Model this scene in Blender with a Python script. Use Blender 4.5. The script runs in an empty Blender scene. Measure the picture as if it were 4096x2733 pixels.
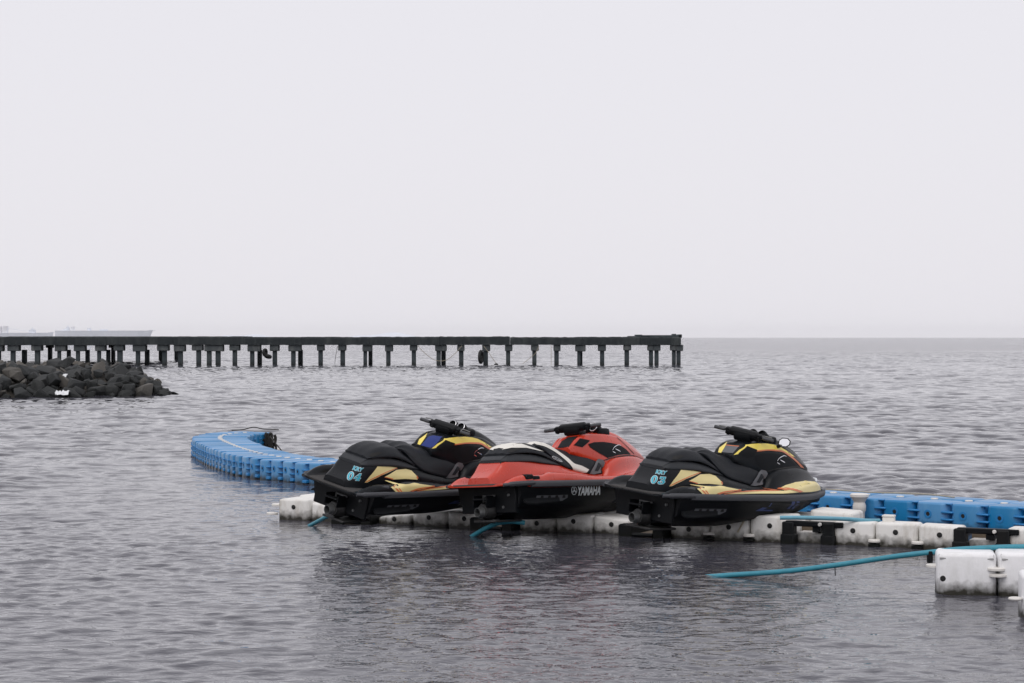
import bpy, bmesh, math, random
import numpy as np
from mathutils import Vector, Matrix
from mathutils.bvhtree import BVHTree

R = math.radians
scene = bpy.context.scene
C = scene.collection
random.seed(7)
rng = np.random.default_rng(11)

# ------------------------------------------------------------------ camera
CAM_H = 2.4
cam_d = bpy.data.cameras.new('camera')
cam_d.sensor_width = 36.0
cam_d.lens = 70.0
cam_d.clip_start = 0.1
cam_d.clip_end = 40000
cam = bpy.data.objects.new('camera', cam_d)
C.objects.link(cam)
cam.location = (0, 0, CAM_H)
cam.rotation_euler = (R(90 - 0.126), 0, 0)
scene.camera = cam

# ------------------------------------------------------------------ sky
SUN_ELEV, SUN_AZ = R(52), R(-155)           # soft, behind cloud
world = bpy.data.worlds.new('World')
scene.world = world
world.use_nodes = True
wt = world.node_tree
wt.nodes.clear()
w_out = wt.nodes.new('ShaderNodeOutputWorld')
w_bg = wt.nodes.new('ShaderNodeBackground')
w_sky = wt.nodes.new('ShaderNodeTexSky')
w_sky.sky_type = 'NISHITA'
w_sky.sun_disc = False
w_sky.sun_elevation = SUN_ELEV
w_sky.sun_rotation = SUN_AZ
w_sky.air_density = 1.0
w_sky.dust_density = 4.0
w_mix = wt.nodes.new('ShaderNodeMix')
w_mix.data_type = 'RGBA'
w_mix.inputs[0].default_value = 0.93       # closed cloud cover over the clear sky
w_mix.inputs[7].default_value = (8.62, 8.45, 8.92, 1)
wt.links.new(w_sky.outputs[0], w_mix.inputs[6])
wt.links.new(w_mix.outputs[2], w_bg.inputs[0])
w_bg.inputs[1].default_value = 0.1
wt.links.new(w_bg.outputs[0], w_out.inputs[0])

# ------------------------------------------------------------------ sun behind the overcast
sun_d = bpy.data.lights.new('sun', 'SUN')
sun_d.energy = 1.0
sun_d.angle = R(50)
sun_d.color = (1.0, 0.96, 0.93)
sun = bpy.data.objects.new('sun', sun_d)
C.objects.link(sun)
sd = Vector((math.sin(SUN_AZ) * math.cos(SUN_ELEV), math.cos(SUN_AZ) * math.cos(SUN_ELEV), math.sin(SUN_ELEV)))
sun.rotation_euler = sd.to_track_quat('Z', 'Y').to_euler()

scene.view_settings.view_transform = 'Standard'
scene.view_settings.look = 'None'
scene.view_settings.exposure = 0.0
scene.view_settings.gamma = 1.0
scene.view_settings.use_curve_mapping = False
scene.render.engine = 'CYCLES'
scene.cycles.use_denoising = True
scene.cycles.max_bounces = 8
scene.cycles.volume_bounces = 1
scene.cycles.caustics_reflective = False
scene.cycles.caustics_refractive = False

# ------------------------------------------------------------------ materials
def nt(m):
    return m.node_tree.nodes, m.node_tree.links

def mat(name, col, rough=0.5, metal=0.0, coat=0.0, var=0.0, vscale=8.0, bump=0.0, bscale=60.0, spec=0.5):
    m = bpy.data.materials.new(name)
    m.use_nodes = True
    n, l = nt(m)
    b = n['Principled BSDF']
    b.inputs['Base Color'].default_value = (*col, 1)
    b.inputs['Roughness'].default_value = rough
    b.inputs['Metallic'].default_value = metal
    b.inputs['Coat Weight'].default_value = coat
    b.inputs['Coat Roughness'].default_value = 0.12
    b.inputs['Specular IOR Level'].default_value = spec
    if var or bump:
        tc = n.new('ShaderNodeTexCoord')
    if var:
        tx = n.new('ShaderNodeTexNoise')
        tx.inputs['Scale'].default_value = vscale
        tx.inputs['Detail'].default_value = 6
        tx.inputs['Roughness'].default_value = 0.65
        l.new(tc.outputs['Object'], tx.inputs['Vector'])
        mx = n.new('ShaderNodeMix')
        mx.data_type = 'RGBA'
        mx.inputs[6].default_value = (*[c * (1 - var) for c in col], 1)
        mx.inputs[7].default_value = (*[min(1, c * (1 + var) + 0.004 * var) for c in col], 1)
        l.new(tx.outputs['Fac'], mx.inputs[0])
        l.new(mx.outputs[2], b.inputs['Base Color'])
        mr = n.new('ShaderNodeMapRange')
        mr.inputs['To Min'].default_value = max(0.03, rough - 0.1)
        mr.inputs['To Max'].default_value = min(1, rough + 0.15)
        l.new(tx.outputs['Fac'], mr.inputs['Value'])
        l.new(mr.outputs[0], b.inputs['Roughness'])
    if bump:
        t2 = n.new('ShaderNodeTexNoise')
        t2.inputs['Scale'].default_value = bscale
        t2.inputs['Detail'].default_value = 4
        l.new(tc.outputs['Object'], t2.inputs['Vector'])
        bp = n.new('ShaderNodeBump')
        bp.inputs['Strength'].default_value = bump
        bp.inputs['Distance'].default_value = 0.01
        l.new(t2.outputs['Fac'], bp.inputs['Height'])
        l.new(bp.outputs[0], b.inputs['Normal'])
    return m

def stained(name, col, stain, algae, z0, z1, rough=0.5, amount=0.5, bump=0.15, streak=5.0, spec=0.5, rnd=0.0):
    """plastic or concrete with grime of its own: blotches everywhere, algae close to the water line (world z z0..z1)"""
    m = bpy.data.materials.new(name)
    m.use_nodes = True
    n, l = nt(m)
    b = n['Principled BSDF']
    geo = n.new('ShaderNodeNewGeometry')
    sep = n.new('ShaderNodeSeparateXYZ')
    l.new(geo.outputs['Position'], sep.inputs[0])
    mp = n.new('ShaderNodeMapping')
    mp.inputs['Scale'].default_value = (1, 1, 0.35)
    l.new(geo.outputs['Position'], mp.inputs['Vector'])
    n1 = n.new('ShaderNodeTexNoise')
    n1.inputs['Scale'].default_value = streak
    n1.inputs['Detail'].default_value = 8
    n1.inputs['Roughness'].default_value = 0.7
    l.new(mp.outputs[0], n1.inputs['Vector'])
    r1 = n.new('ShaderNodeMapRange')
    r1.inputs['From Min'].default_value = 0.48
    r1.inputs['From Max'].default_value = 0.75
    r1.inputs['To Max'].default_value = amount
    l.new(n1.outputs['Fac'], r1.inputs['Value'])
    mx1 = n.new('ShaderNodeMix')
    mx1.data_type = 'RGBA'
    mx1.inputs[6].default_value = (*col, 1)
    mx1.inputs[7].default_value = (*stain, 1)
    l.new(r1.outputs[0], mx1.inputs[0])
    n2 = n.new('ShaderNodeTexNoise')
    n2.inputs['Scale'].default_value = 14
    n2.inputs['Detail'].default_value = 8
    l.new(geo.outputs['Position'], n2.inputs['Vector'])
    ad = n.new('ShaderNodeMath')
    ad.operation = 'MULTIPLY_ADD'
    ad.inputs[1].default_value = -(z1 - z0) * 1.3
    l.new(n2.outputs['Fac'], ad.inputs[0])
    l.new(sep.outputs['Z'], ad.inputs[2])
    r2 = n.new('ShaderNodeMapRange')
    r2.inputs['From Min'].default_value = z0 - (z1 - z0) * 0.65
    r2.inputs['From Max'].default_value = z1 - (z1 - z0) * 0.65
    r2.inputs['To Min'].default_value = 1
    r2.inputs['To Max'].default_value = 0
    l.new(ad.outputs[0], r2.inputs['Value'])
    mx2 = n.new('ShaderNodeMix')
    mx2.data_type = 'RGBA'
    mx2.inputs[7].default_value = (*algae, 1)
    l.new(mx1.outputs[2], mx2.inputs[6])
    l.new(r2.outputs[0], mx2.inputs[0])
    l.new(mx2.outputs[2], b.inputs['Base Color'])
    b.inputs['Roughness'].default_value = rough
    b.inputs['Specular IOR Level'].default_value = spec
    if rnd:                       # every piece faded a little differently
        oi = n.new('ShaderNodeObjectInfo')
        hs = n.new('ShaderNodeHueSaturation')
        mv = n.new('ShaderNodeMapRange'); mv.inputs['To Min'].default_value = 1 - rnd; mv.inputs['To Max'].default_value = 1 + rnd
        ms = n.new('ShaderNodeMapRange'); ms.inputs['To Min'].default_value = 1.04; ms.inputs['To Max'].default_value = 1 - rnd
        l.new(oi.outputs['Random'], mv.inputs['Value']); l.new(oi.outputs['Random'], ms.inputs['Value'])
        l.new(mv.outputs[0], hs.inputs['Value']); l.new(ms.outputs[0], hs.inputs['Saturation'])
        l.new(mx2.outputs[2], hs.inputs['Color']); l.new(hs.outputs[0], b.inputs['Base Color'])
    bp = n.new('ShaderNodeBump')
    bp.inputs['Strength'].default_value = bump
    bp.inputs['Distance'].default_value = 0.02
    l.new(n2.outputs['Fac'], bp.inputs['Height'])
    l.new(bp.outputs[0], b.inputs['Normal'])
    return m

M = {}
M['black_gel'] = mat('black_gelcoat', (0.006, 0.0075, 0.0095), 0.28, coat=0.0, var=0.3, vscale=5, spec=0.18)
M['hull_black'] = mat('hull_black', (0.005, 0.006, 0.0075), 0.42, coat=0.0, var=0.35, vscale=4, spec=0.13)
M['red_gel'] = mat('red_gelcoat', (0.52, 0.033, 0.009), 0.25, coat=0.5, var=0.12, vscale=3)
M['vinyl'] = mat('seat_vinyl', (0.007, 0.009, 0.0125), 0.5, var=0.3, vscale=10, bump=0.25, bscale=220, spec=0.28)
M['vinyl_grey'] = mat('seat_side_vinyl', (0.014, 0.017, 0.021), 0.5, var=0.25, vscale=9, bump=0.25, bscale=200)
M['vinyl_white'] = mat('white_seat_vinyl', (0.74, 0.72, 0.66), 0.5, var=0.06, vscale=9)
M['rubber'] = mat('grey_rubber', (0.06, 0.063, 0.07), 0.55, var=0.25, vscale=14, bump=0.2, bscale=90, spec=0.35)
M['mat_grey'] = mat('traction_mat', (0.045, 0.043, 0.042), 0.85, var=0.25, vscale=20, bump=0.4, bscale=300)
M['black_plastic'] = mat('black_plastic', (0.005, 0.006, 0.0075), 0.45, var=0.3, vscale=12, spec=0.16)
M['grey_plastic'] = mat('grey_plastic', (0.105, 0.11, 0.12), 0.45, var=0.2, vscale=12)
M['yellow'] = mat('yellow_graphic', (0.80, 0.68, 0.31), 0.35, coat=0.2, var=0.05, vscale=6)
M['bright_yellow'] = mat('yellow_cowl_paint', (0.86, 0.69, 0.12), 0.3, coat=0.3, var=0.06, vscale=6)
M['orange'] = mat('orange_stripe', (0.66, 0.17, 0.055), 0.35, coat=0.3)
M['blue_gel'] = mat('blue_gelcoat', (0.012, 0.03, 0.17), 0.3, coat=0.0, var=0.15, spec=0.3)
M['blue_print'] = mat('dark_blue_print', (0.008, 0.035, 0.17), 0.4)
M['teal'] = mat('teal_print', (0.03, 0.40, 0.52), 0.4)
M['white_print'] = mat('white_print', (0.72, 0.76, 0.78), 0.4)
M['chrome'] = mat('chrome', (0.7, 0.7, 0.72), 0.15, metal=1.0)
M['mirror'] = mat('mirror_glass', (0.88, 0.88, 0.9), 0.03, metal=1.0)
M['alu'] = mat('weathered_aluminium', (0.16, 0.165, 0.165), 0.5, metal=0.7, var=0.5, vscale=25)
M['pump'] = mat('pump_metal', (0.05, 0.05, 0.05), 0.45, metal=0.6, var=0.6, vscale=30)
M['white_block'] = stained('white_float_plastic', (0.76, 0.75, 0.72), (0.36, 0.32, 0.26), (0.028, 0.025, 0.017), 0.02, 0.14, 0.5, 0.75)
M['white_new'] = stained('cleaner_white_float_plastic', (0.83, 0.83, 0.84), (0.50, 0.50, 0.47), (0.026, 0.024, 0.016), 0.02, 0.14, 0.45, 0.5)
M['blue_block'] = stained('blue_float_plastic', (0.016, 0.21, 0.47), (0.09, 0.30, 0.52), (0.010, 0.018, 0.024), 0.0, 0.13, 0.34, 0.5, rnd=0.14)
M['black_block'] = stained('black_float_plastic', (0.006, 0.007, 0.008), (0.016, 0.014, 0.012), (0.006, 0.007, 0.005), 0.0, 0.08, 0.55, 0.5, spec=0.2)
M['pocket'] = mat('pocket_shade', (0.34, 0.34, 0.34), 0.6)
M['step_grey'] = mat('step_grey', (0.13, 0.135, 0.145), 0.5, var=0.15, vscale=10)
M['hole'] = mat('float_hole', (0.012, 0.012, 0.012), 0.8)
M['cap_white'] = mat('joint_cap_plastic', (0.72, 0.70, 0.66), 0.5, var=0.1, vscale=20)
M['blue_cap'] = mat('blue_lug_plastic', (0.022, 0.21, 0.50), 0.4, var=0.15, vscale=20)
M['hose'] = mat('teal_hose', (0.035, 0.24, 0.32), 0.45, var=0.3, vscale=12, bump=0.2, bscale=40)
M['pale_hose'] = mat('pale_blue_pipe', (0.13, 0.34, 0.44), 0.45, var=0.25, vscale=12)
M['rope_dark'] = mat('dark_rope', (0.022, 0.020, 0.018), 0.9, var=0.4, vscale=60)
M['rope_pale'] = mat('pale_rope', (0.38, 0.33, 0.25), 0.9, var=0.3, vscale=60)
M['wood'] = mat('weathered_board', (0.11, 0.085, 0.06), 0.8, var=0.4, vscale=12)
M['tyre'] = mat('old_tyre', (0.012, 0.012, 0.012), 0.8)
M['pier'] = stained('pier_concrete', (0.042, 0.054, 0.060), (0.15, 0.165, 0.16), (0.012, 0.014, 0.013), 0.0, 0.45, 0.9, 0.55, 0.5, 1.4)
M['pier_deck'] = stained('pier_deck_concrete', (0.022, 0.028, 0.031), (0.085, 0.095, 0.092), (0.012, 0.014, 0.013), 0.0, 0.45, 0.9, 0.6, 0.6, 1.1)
M['pier_cap'] = stained('pier_cap_concrete', (0.065, 0.076, 0.08), (0.24, 0.245, 0.235), (0.02, 0.022, 0.02), 0.0, 0.3, 0.9, 0.7, 0.5, 0.9)
M['rock'] = stained('breakwater_rock', (0.032, 0.035, 0.036), (0.068, 0.066, 0.062), (0.009, 0.011, 0.011), 0.0, 0.9, 0.85, 0.7, 0.8, 1.5)
M['rock_pale'] = stained('pale_breakwater_rock', (0.085, 0.08, 0.072), (0.14, 0.125, 0.105), (0.03, 0.03, 0.026), 0.0, 0.4, 0.9, 0.6, 0.8, 1.5)
M['rubble'] = mat('rubble_ground', (0.055, 0.05, 0.043), 0.95, var=0.5, vscale=3, bump=1.0, bscale=6)
M['litter'] = mat('white_plastic_litter', (0.75, 0.77, 0.78), 0.6)
M['ship'] = mat('ship_painted_haze', (0.78, 0.82, 0.90), 0.7, var=0.15, vscale=0.05)  # distance haze painted into the hull colour, paler than the ship itself
M['ship_hazed'] = mat('ship_pale_haze', (0.82, 0.83, 0.86), 0.7)  # painted haze again, lighter, for deck towers and funnel
M['hill'] = mat('island_painted_haze', (0.72, 0.76, 0.82), 0.9, var=0.08, vscale=0.02)  # far islands: haze painted in as a pale blue-grey base

# ------------------------------------------------------------------ helpers
def tag(o, label=None, cat=None, group=None, kind=None):
    if label: o['label'] = label
    if cat: o['category'] = cat
    if group: o['group'] = group
    if kind: o['kind'] = kind
    return o

def empty(name, loc=(0, 0, 0), rot=(0, 0, 0)):
    o = bpy.data.objects.new(name, None)
    o.empty_display_size = 0.2
    C.objects.link(o)
    o.location = loc
    o.rotation_euler = rot
    return o

def link(name, me, parent=None, loc=None, rotz=None, scale=None):
    o = bpy.data.objects.new(name, me)
    C.objects.link(o)
    if parent is not None: o.parent = parent
    if loc is not None: o.location = loc
    if rotz is not None: o.rotation_euler = (0, 0, rotz)
    if scale is not None: o.scale = scale
    return o

def mesh(name, verts, faces, m, smooth=True, sharp=40):
    me = bpy.data.meshes.new(name)
    me.from_pydata([tuple(v) for v in verts], [], faces)
    bm = bmesh.new()
    bm.from_mesh(me)
    bmesh.ops.recalc_face_normals(bm, faces=bm.faces)
    bm.to_mesh(me)
    bm.free()
    me.materials.append(M[m] if isinstance(m, str) else m)
    if smooth:
        me.polygons.foreach_set('use_smooth', [True] * len(me.polygons))
        me.set_sharp_from_angle(angle=R(sharp))
    return me

def bm_mesh(name, bm, m, smooth=True, sharp=40):
    me = bpy.data.meshes.new(name)
    bmesh.ops.recalc_face_normals(bm, faces=bm.faces)
    bm.to_mesh(me)
    bm.free()
    me.materials.append(M[m] if isinstance(m, str) else m)
    if smooth:
        me.polygons.foreach_set('use_smooth', [True] * len(me.polygons))
        me.set_sharp_from_angle(angle=R(sharp))
    return me

def pchip(xs, ys, x):
    xs = np.asarray(xs, float); ys = np.asarray(ys, float)
    h = np.diff(xs); d = np.diff(ys) / h
    m = np.zeros_like(ys)
    for i in range(1, len(xs) - 1):
        if d[i - 1] * d[i] > 0:
            w1 = 2 * h[i] + h[i - 1]; w2 = h[i] + 2 * h[i - 1]
            m[i] = (w1 + w2) / (w1 / d[i - 1] + w2 / d[i])
    m[0], m[-1] = d[0], d[-1]
    x = np.clip(x, xs[0], xs[-1])
    i = np.clip(np.searchsorted(xs, x) - 1, 0, len(h) - 1)
    t = (x - xs[i]) / h[i]
    return ((2 * t**3 - 3 * t**2 + 1) * ys[i] + (t**3 - 2 * t**2 + t) * h[i] * m[i]
            + (-2 * t**3 + 3 * t**2) * ys[i + 1] + (t**3 - t**2) * h[i] * m[i + 1])

def catmull(pts, n=8, closed=False):
    P = [Vector(p) for p in pts]
    out = []
    cnt = len(P) if closed else len(P) - 1
    for i in range(cnt):
        if closed:
            a, b, c, d = P[i - 1], P[i], P[(i + 1) % len(P)], P[(i + 2) % len(P)]
        else:
            b, c = P[i], P[i + 1]
            a = P[i - 1] if i > 0 else b * 2 - c
            d = P[i + 2] if i + 2 < len(P) else c * 2 - b
        for k in range(n):
            t = k / n
            out.append(0.5 * ((2 * b) + (c - a) * t + (2 * a - 5 * b + 4 * c - d) * t * t + (3 * b - a - 3 * c + d) * t**3))
    if not closed: out.append(P[-1])
    return out

def tube(pts, rad, seg=8, cap=True):
    """verts, faces of a tube; rad may be a list"""
    pts = [Vector(p) for p in pts]
    n = len(pts)
    rad = list(rad) if hasattr(rad, '__len__') else [rad] * n
    V, F = [], []
    up = None
    for i in range(n):
        t = (pts[min(i + 1, n - 1)] - pts[max(i - 1, 0)]).normalized()
        if up is None:
            up = Vector((0, 0, 1)) if abs(t.z) < 0.9 else Vector((1, 0, 0))
        s = t.cross(up).normalized()
        up = s.cross(t).normalized()
        for k in range(seg):
            a = 2 * math.pi * k / seg
            V.append(pts[i] + (s * math.cos(a) + up * math.sin(a)) * rad[i])
    for i in range(n - 1):
        for k in range(seg):
            F.append((i * seg + k, i * seg + (k + 1) % seg, (i + 1) * seg + (k + 1) % seg, (i + 1) * seg + k))
    if cap:
        F.append(tuple(range(seg)))
        F.append(tuple((n - 1) * seg + k for k in range(seg)))
    return V, F

def merge(*parts):
    V, F = [], []
    for v, f in parts:
        o = len(V)
        V += [Vector(p) for p in v]
        F += [tuple(i + o for i in q) for q in f]
    return V, F

def xf(part, mtx):
    return [mtx @ Vector(v) for v in part[0]], part[1]

def box(x0, x1, y0, y1, z0, z1, bev=0.0, seg=2):
    bm = bmesh.new()
    vs = [bm.verts.new(p) for p in ((x0, y0, z0), (x1, y0, z0), (x1, y1, z0), (x0, y1, z0), (x0, y0, z1), (x1, y0, z1), (x1, y1, z1), (x0, y1, z1))]
    for q in ((0, 3, 2, 1), (4, 5, 6, 7), (0, 1, 5, 4), (1, 2, 6, 5), (2, 3, 7, 6), (3, 0, 4, 7)):
        bm.faces.new([vs[i] for i in q])
    if bev:
        bmesh.ops.bevel(bm, geom=bm.edges[:], offset=bev, segments=seg, affect='EDGES', profile=0.5)
    bm.verts.index_update()
    V = [v.co.copy() for v in bm.verts]
    F = [tuple(v.index for v in f.verts) for f in bm.faces]
    bm.free()
    return V, F

def lathe(profile, seg=20):
    """profile: (r, h) pairs, axis +Z"""
    V, F = [], []
    for r, h in profile:
        for k in range(seg):
            a = 2 * math.pi * k / seg
            V.append(Vector((r * math.cos(a), r * math.sin(a), h)))
    for i in range(len(profile) - 1):
        for k in range(seg):
            F.append((i * seg + k, i * seg + (k + 1) % seg, (i + 1) * seg + (k + 1) % seg, (i + 1) * seg + k))
    F.append(tuple(range(seg)))
    F.append(tuple((len(profile) - 1) * seg + k for k in range(seg)))
    return V, F

def axis_matrix(loc, direction):
    return Matrix.Translation(loc) @ Vector(direction).to_track_quat('Z', 'Y').to_matrix().to_4x4()

# ------------------------------------------------------------------ water
def fft_tile(n, L, peak, spread_dir, seed, power=2.0):
    """height and choppy offsets of a periodic wave field, rms slope 1"""
    g = np.random.default_rng(seed)
    k1 = np.fft.fftfreq(n, L / n) * 2 * np.pi
    kx, ky = np.meshgrid(k1, k1, indexing='ij')
    k = np.hypot(kx, ky); k[0, 0] = 1
    kp = 2 * np.pi / peak
    S = k**-3.6 * np.exp(-1.25 * (kp / k)**2)
    c = (kx * math.cos(spread_dir) + ky * math.sin(spread_dir)) / k
    S *= (np.abs(c)**power + 0.06)
    S *= np.exp(-(k * 0.035)**2)
    S[0, 0] = 0
    ph = (g.normal(size=(n, n)) + 1j * g.normal(size=(n, n))) * np.sqrt(S)
    h = np.real(np.fft.ifft2(ph)) ; 
    sx = np.real(np.fft.ifft2(1j * kx * ph)); sy = np.real(np.fft.ifft2(1j * ky * ph))
    dx = np.real(np.fft.ifft2(-1j * kx / k * ph)); dy = np.real(np.fft.ifft2(-1j * ky / k * ph))
    s = math.sqrt((sx**2 + sy**2).mean())
    return h / s, dx / s, dy / s, L

def sample(tile, X, Y, rot):
    c, s = math.cos(rot), math.sin(rot)
    U = X * c + Y * s; V = -X * s + Y * c
    n = tile[0].shape[0]; L = tile[3]
    u = (U / L * n) % n; v = (V / L * n) % n
    i = np.floor(u).astype(int); j = np.floor(v).astype(int)
    fu = u - i; fv = v - j
    i %= n; j %= n
    i1 = (i + 1) % n; j1 = (j + 1) % n
    o = []
    for a in tile[:3]:
        o.append(a[i, j] * (1 - fu) * (1 - fv) + a[i1, j] * fu * (1 - fv) + a[i, j1] * (1 - fu) * fv + a[i1, j1] * fu * fv)
    h, dx, dy = o
    return h, dx * c - dy * s, dx * s + dy * c

def smooth(a, b, x):
    t = np.clip((x - a) / (b - a), 0, 1)
    return t * t * (3 - 2 * t)

def build_water():
    az = np.concatenate([np.linspace(-180, -40, 22), np.linspace(-36, -21, 12), np.linspace(-19, 19, 540), np.linspace(21, 36, 12), np.linspace(40, 180, 22)])
    az = np.radians(az)
    rr = [0.3, 2, 4, 6, 8, 9.5]
    r = 10.5
    while r < 9000:
        rr.append(r)
        if r < 26: st = 0.045
        elif r < 60: st = 0.045 + (r - 26) / 34 * 0.09
        elif r < 330: st = 0.135 + (r - 60) / 270 * 0.85
        else: st = r * 0.03
        r += st
    rr.append(9000)
    rr = np.array(rr)
    A, D = np.meshgrid(az, rr, indexing='xy')
    X = D * np.sin(A); Y = D * np.cos(A)
    big = fft_tile(768, 43.0, 2.6, R(62), 3, 2.0)
    mid = fft_tile(768, 29.0, 1.1, R(95), 4, 1.5)
    swell = fft_tile(512, 97.0, 8.0, R(70), 6, 2.5)
    rip = fft_tile(768, 11.3, 0.30, R(82), 5, 1.2)
    sdist = (X + 3.66) * 0.686 + (Y - 33.7) * 0.727
    open_ = smooth(-5, 9, sdist)
    left = smooth(-3.0, -9.0, X) * smooth(18, 34, Y)
    open_ = np.maximum(open_, left * 0.75)
    lf = sample(fft_tile(256, 160.0, 24, R(40), 9, 0.2), X, Y, 0.3)[0]
    gust = np.clip(1 + 0.16 * lf / lf.std(), 0.6, 1.45)
    # slack water right in front of the docks
    dd = -((X + 3.09) * 0.427 + (Y - 26.2) * 0.904); tt = (X + 3.09) * 0.904 - (Y - 26.2) * 0.427
    lee = 1 - 0.35 * (1 - smooth(0.2, 3.2, dd)) * smooth(-3, 0, tt)
    lee = np.where(dd < -2.5, 1.0, lee)
    fade_b = 1 - smooth(200, 480, D)
    fade_m = 1 - smooth(80, 190, D)
    fade_r = 1 - smooth(24, 60, D)
    Z = np.zeros_like(X); DX = np.zeros_like(X); DY = np.zeros_like(X)
    for t, rot, amp, ch in ((swell, 0.05, (0.004 + 0.03 * open_) * fade_b, 1.0), (big, 0.15, lee * (0.018 + 0.132 * open_) * (1 + 0.3 * smooth(60, 140, D)) * gust * fade_b, 1.7), (mid, -0.35, lee * (0.05 + 0.04 * open_) * gust * fade_m, 1.3),
                            (rip, 0.5, lee * (0.088 - 0.04 * open_) * gust * fade_r, 1.0)):
        h, dx, dy = sample(t, X, Y, rot)
        Z += h * amp; DX += dx * amp * ch; DY += dy * amp * ch
    X = X + DX; Y = Y + DY
    nr, nc = X.shape
    co = np.stack([X, Y, Z], -1).reshape(-1, 3).astype(np.float32)
    idx = np.arange(nr * nc).reshape(nr, nc)
    q = np.stack([idx[:-1, :-1], idx[:-1, 1:], idx[1:, 1:], idx[1:, :-1]], -1).reshape(-1, 4)
    q = q[:, ::-1]
    me = bpy.data.meshes.new('water')
    me.vertices.add(len(co)); me.vertices.foreach_set('co', co.ravel())
    me.loops.add(q.size); me.loops.foreach_set('vertex_index', q.ravel().astype(np.int32))
    me.polygons.add(len(q)); me.polygons.foreach_set('loop_start', np.arange(0, q.size, 4, dtype=np.int32))
    me.polygons.foreach_set('use_smooth', np.ones(len(q), dtype=bool))
    me.update(); me.validate()
    m = bpy.data.materials.new('sea_water'); m.use_nodes = True
    n, l = nt(m)
    b = n['Principled BSDF']
    b.inputs['Base Color'].default_value = (0.058, 0.058, 0.072, 1)
    b.inputs['Roughness'].default_value = 0.015
    b.inputs['IOR'].default_value = 1.333
    geo = n.new('ShaderNodeNewGeometry')
    vl = n.new('ShaderNodeVectorMath'); vl.operation = 'LENGTH'
    l.new(geo.outputs['Position'], vl.inputs[0])
    def noise(scale, detail, stretch, rot):
        mp = n.new('ShaderNodeMapping')
        mp.inputs['Scale'].default_value = stretch
        mp.inputs['Rotation'].default_value = (0, 0, rot)
        l.new(geo.outputs['Position'], mp.inputs['Vector'])
        t = n.new('ShaderNodeTexNoise')
        t.inputs['Scale'].default_value = scale
        t.inputs['Detail'].default_value = detail
        t.inputs['Roughness'].default_value = 0.55
        l.new(mp.outputs[0], t.inputs['Vector'])
        return t
    fine = noise(7.0, 3, (0.6, 1.25, 1), 0.3)
    far = noise(1.1, 4, (0.7, 1.2, 1), -0.25)
    near_fac = n.new('ShaderNodeMapRange')
    near_fac.inputs['From Min'].default_value = 20; near_fac.inputs['From Max'].default_value = 60
    near_fac.inputs['To Min'].default_value = 1.0; near_fac.inputs['To Max'].default_value = 0.12
    l.new(vl.outputs['Value'], near_fac.inputs['Value'])
    far_fac = n.new('ShaderNodeMapRange')
    far_fac.inputs['From Min'].default_value = 110; far_fac.inputs['From Max'].default_value = 420
    far_fac.inputs['To Min'].default_value = 0.0; far_fac.inputs['To Max'].default_value = 1.0
    l.new(vl.outputs['Value'], far_fac.inputs['Value'])
    cats = noise(0.035, 3, (0.5, 1.0, 1), 0.2)          # cat's-paws: rougher and smoother patches far out
    cp = n.new('ShaderNodeMapRange'); cp.inputs['From Min'].default_value = 0.35; cp.inputs['From Max'].default_value = 0.65
    cp.inputs['To Min'].default_value = 0.45; cp.inputs['To Max'].default_value = 1.0
    l.new(cats.outputs['Fac'], cp.inputs['Value'])
    ff = n.new('ShaderNodeMath'); ff.operation = 'MULTIPLY'
    l.new(far_fac.outputs[0], ff.inputs[0]); l.new(cp.outputs[0], ff.inputs[1])
    b1 = n.new('ShaderNodeBump'); b1.inputs['Distance'].default_value = 1.0
    l.new(ff.outputs[0], b1.inputs['Strength']); l.new(far.outputs['Fac'], b1.inputs['Height'])
    b2 = n.new('ShaderNodeBump'); b2.inputs['Distance'].default_value = 0.016
    l.new(near_fac.outputs[0], b2.inputs['Strength']); l.new(fine.outputs['Fac'], b2.inputs['Height'])
    l.new(b1.outputs[0], b2.inputs['Normal'])
    l.new(b2.outputs[0], b.inputs['Normal'])
    me.materials.append(m)
    o = link('water', me)
    tag(o, 'grey rippled sea reaching to the horizon', 'sea', kind='structure')

build_water()

# ------------------------------------------------------------------ far islands, ships
def hill(px0, px1, hmax, Y, label, seed):
    g = random.Random(seed)
    n = 40
    V, F = [], []
    for i in range(n + 1):
        t = i / n
        x = (px0 + (px1 - px0) * t - 2048) / 7964 * Y
        h = hmax * math.sin(math.pi * t)**0.7 * (0.75 + 0.25 * math.sin(t * 9 + seed)) + g.uniform(0, 0.8)
        for dy, k in ((-160, 0), (-60, 0.75), (0, 1), (80, 0.6), (200, 0)):
            V.append((x, Y + dy, h * k - 0.5))
    for i in range(n):
        for k in range(4):
            F.append((i * 5 + k, i * 5 + k + 1, (i + 1) * 5 + k + 1, (i + 1) * 5 + k))
    o = link('hills', mesh('hills', V, F, 'hill'))
    tag(o, label, 'island', kind='structure')

hill(860, 1095, 18, 8500, 'faint low island left of the middle of the horizon', 1)
hill(1390, 1690, 25, 8500, 'faint higher island behind the middle of the pier', 2)

SHIP_Y = 6000.0
def sx(px): return (px - 2048) / 7964 * SHIP_Y
def sz(py): return CAM_H + (1349 - py) / 7964 * SHIP_Y

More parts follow.
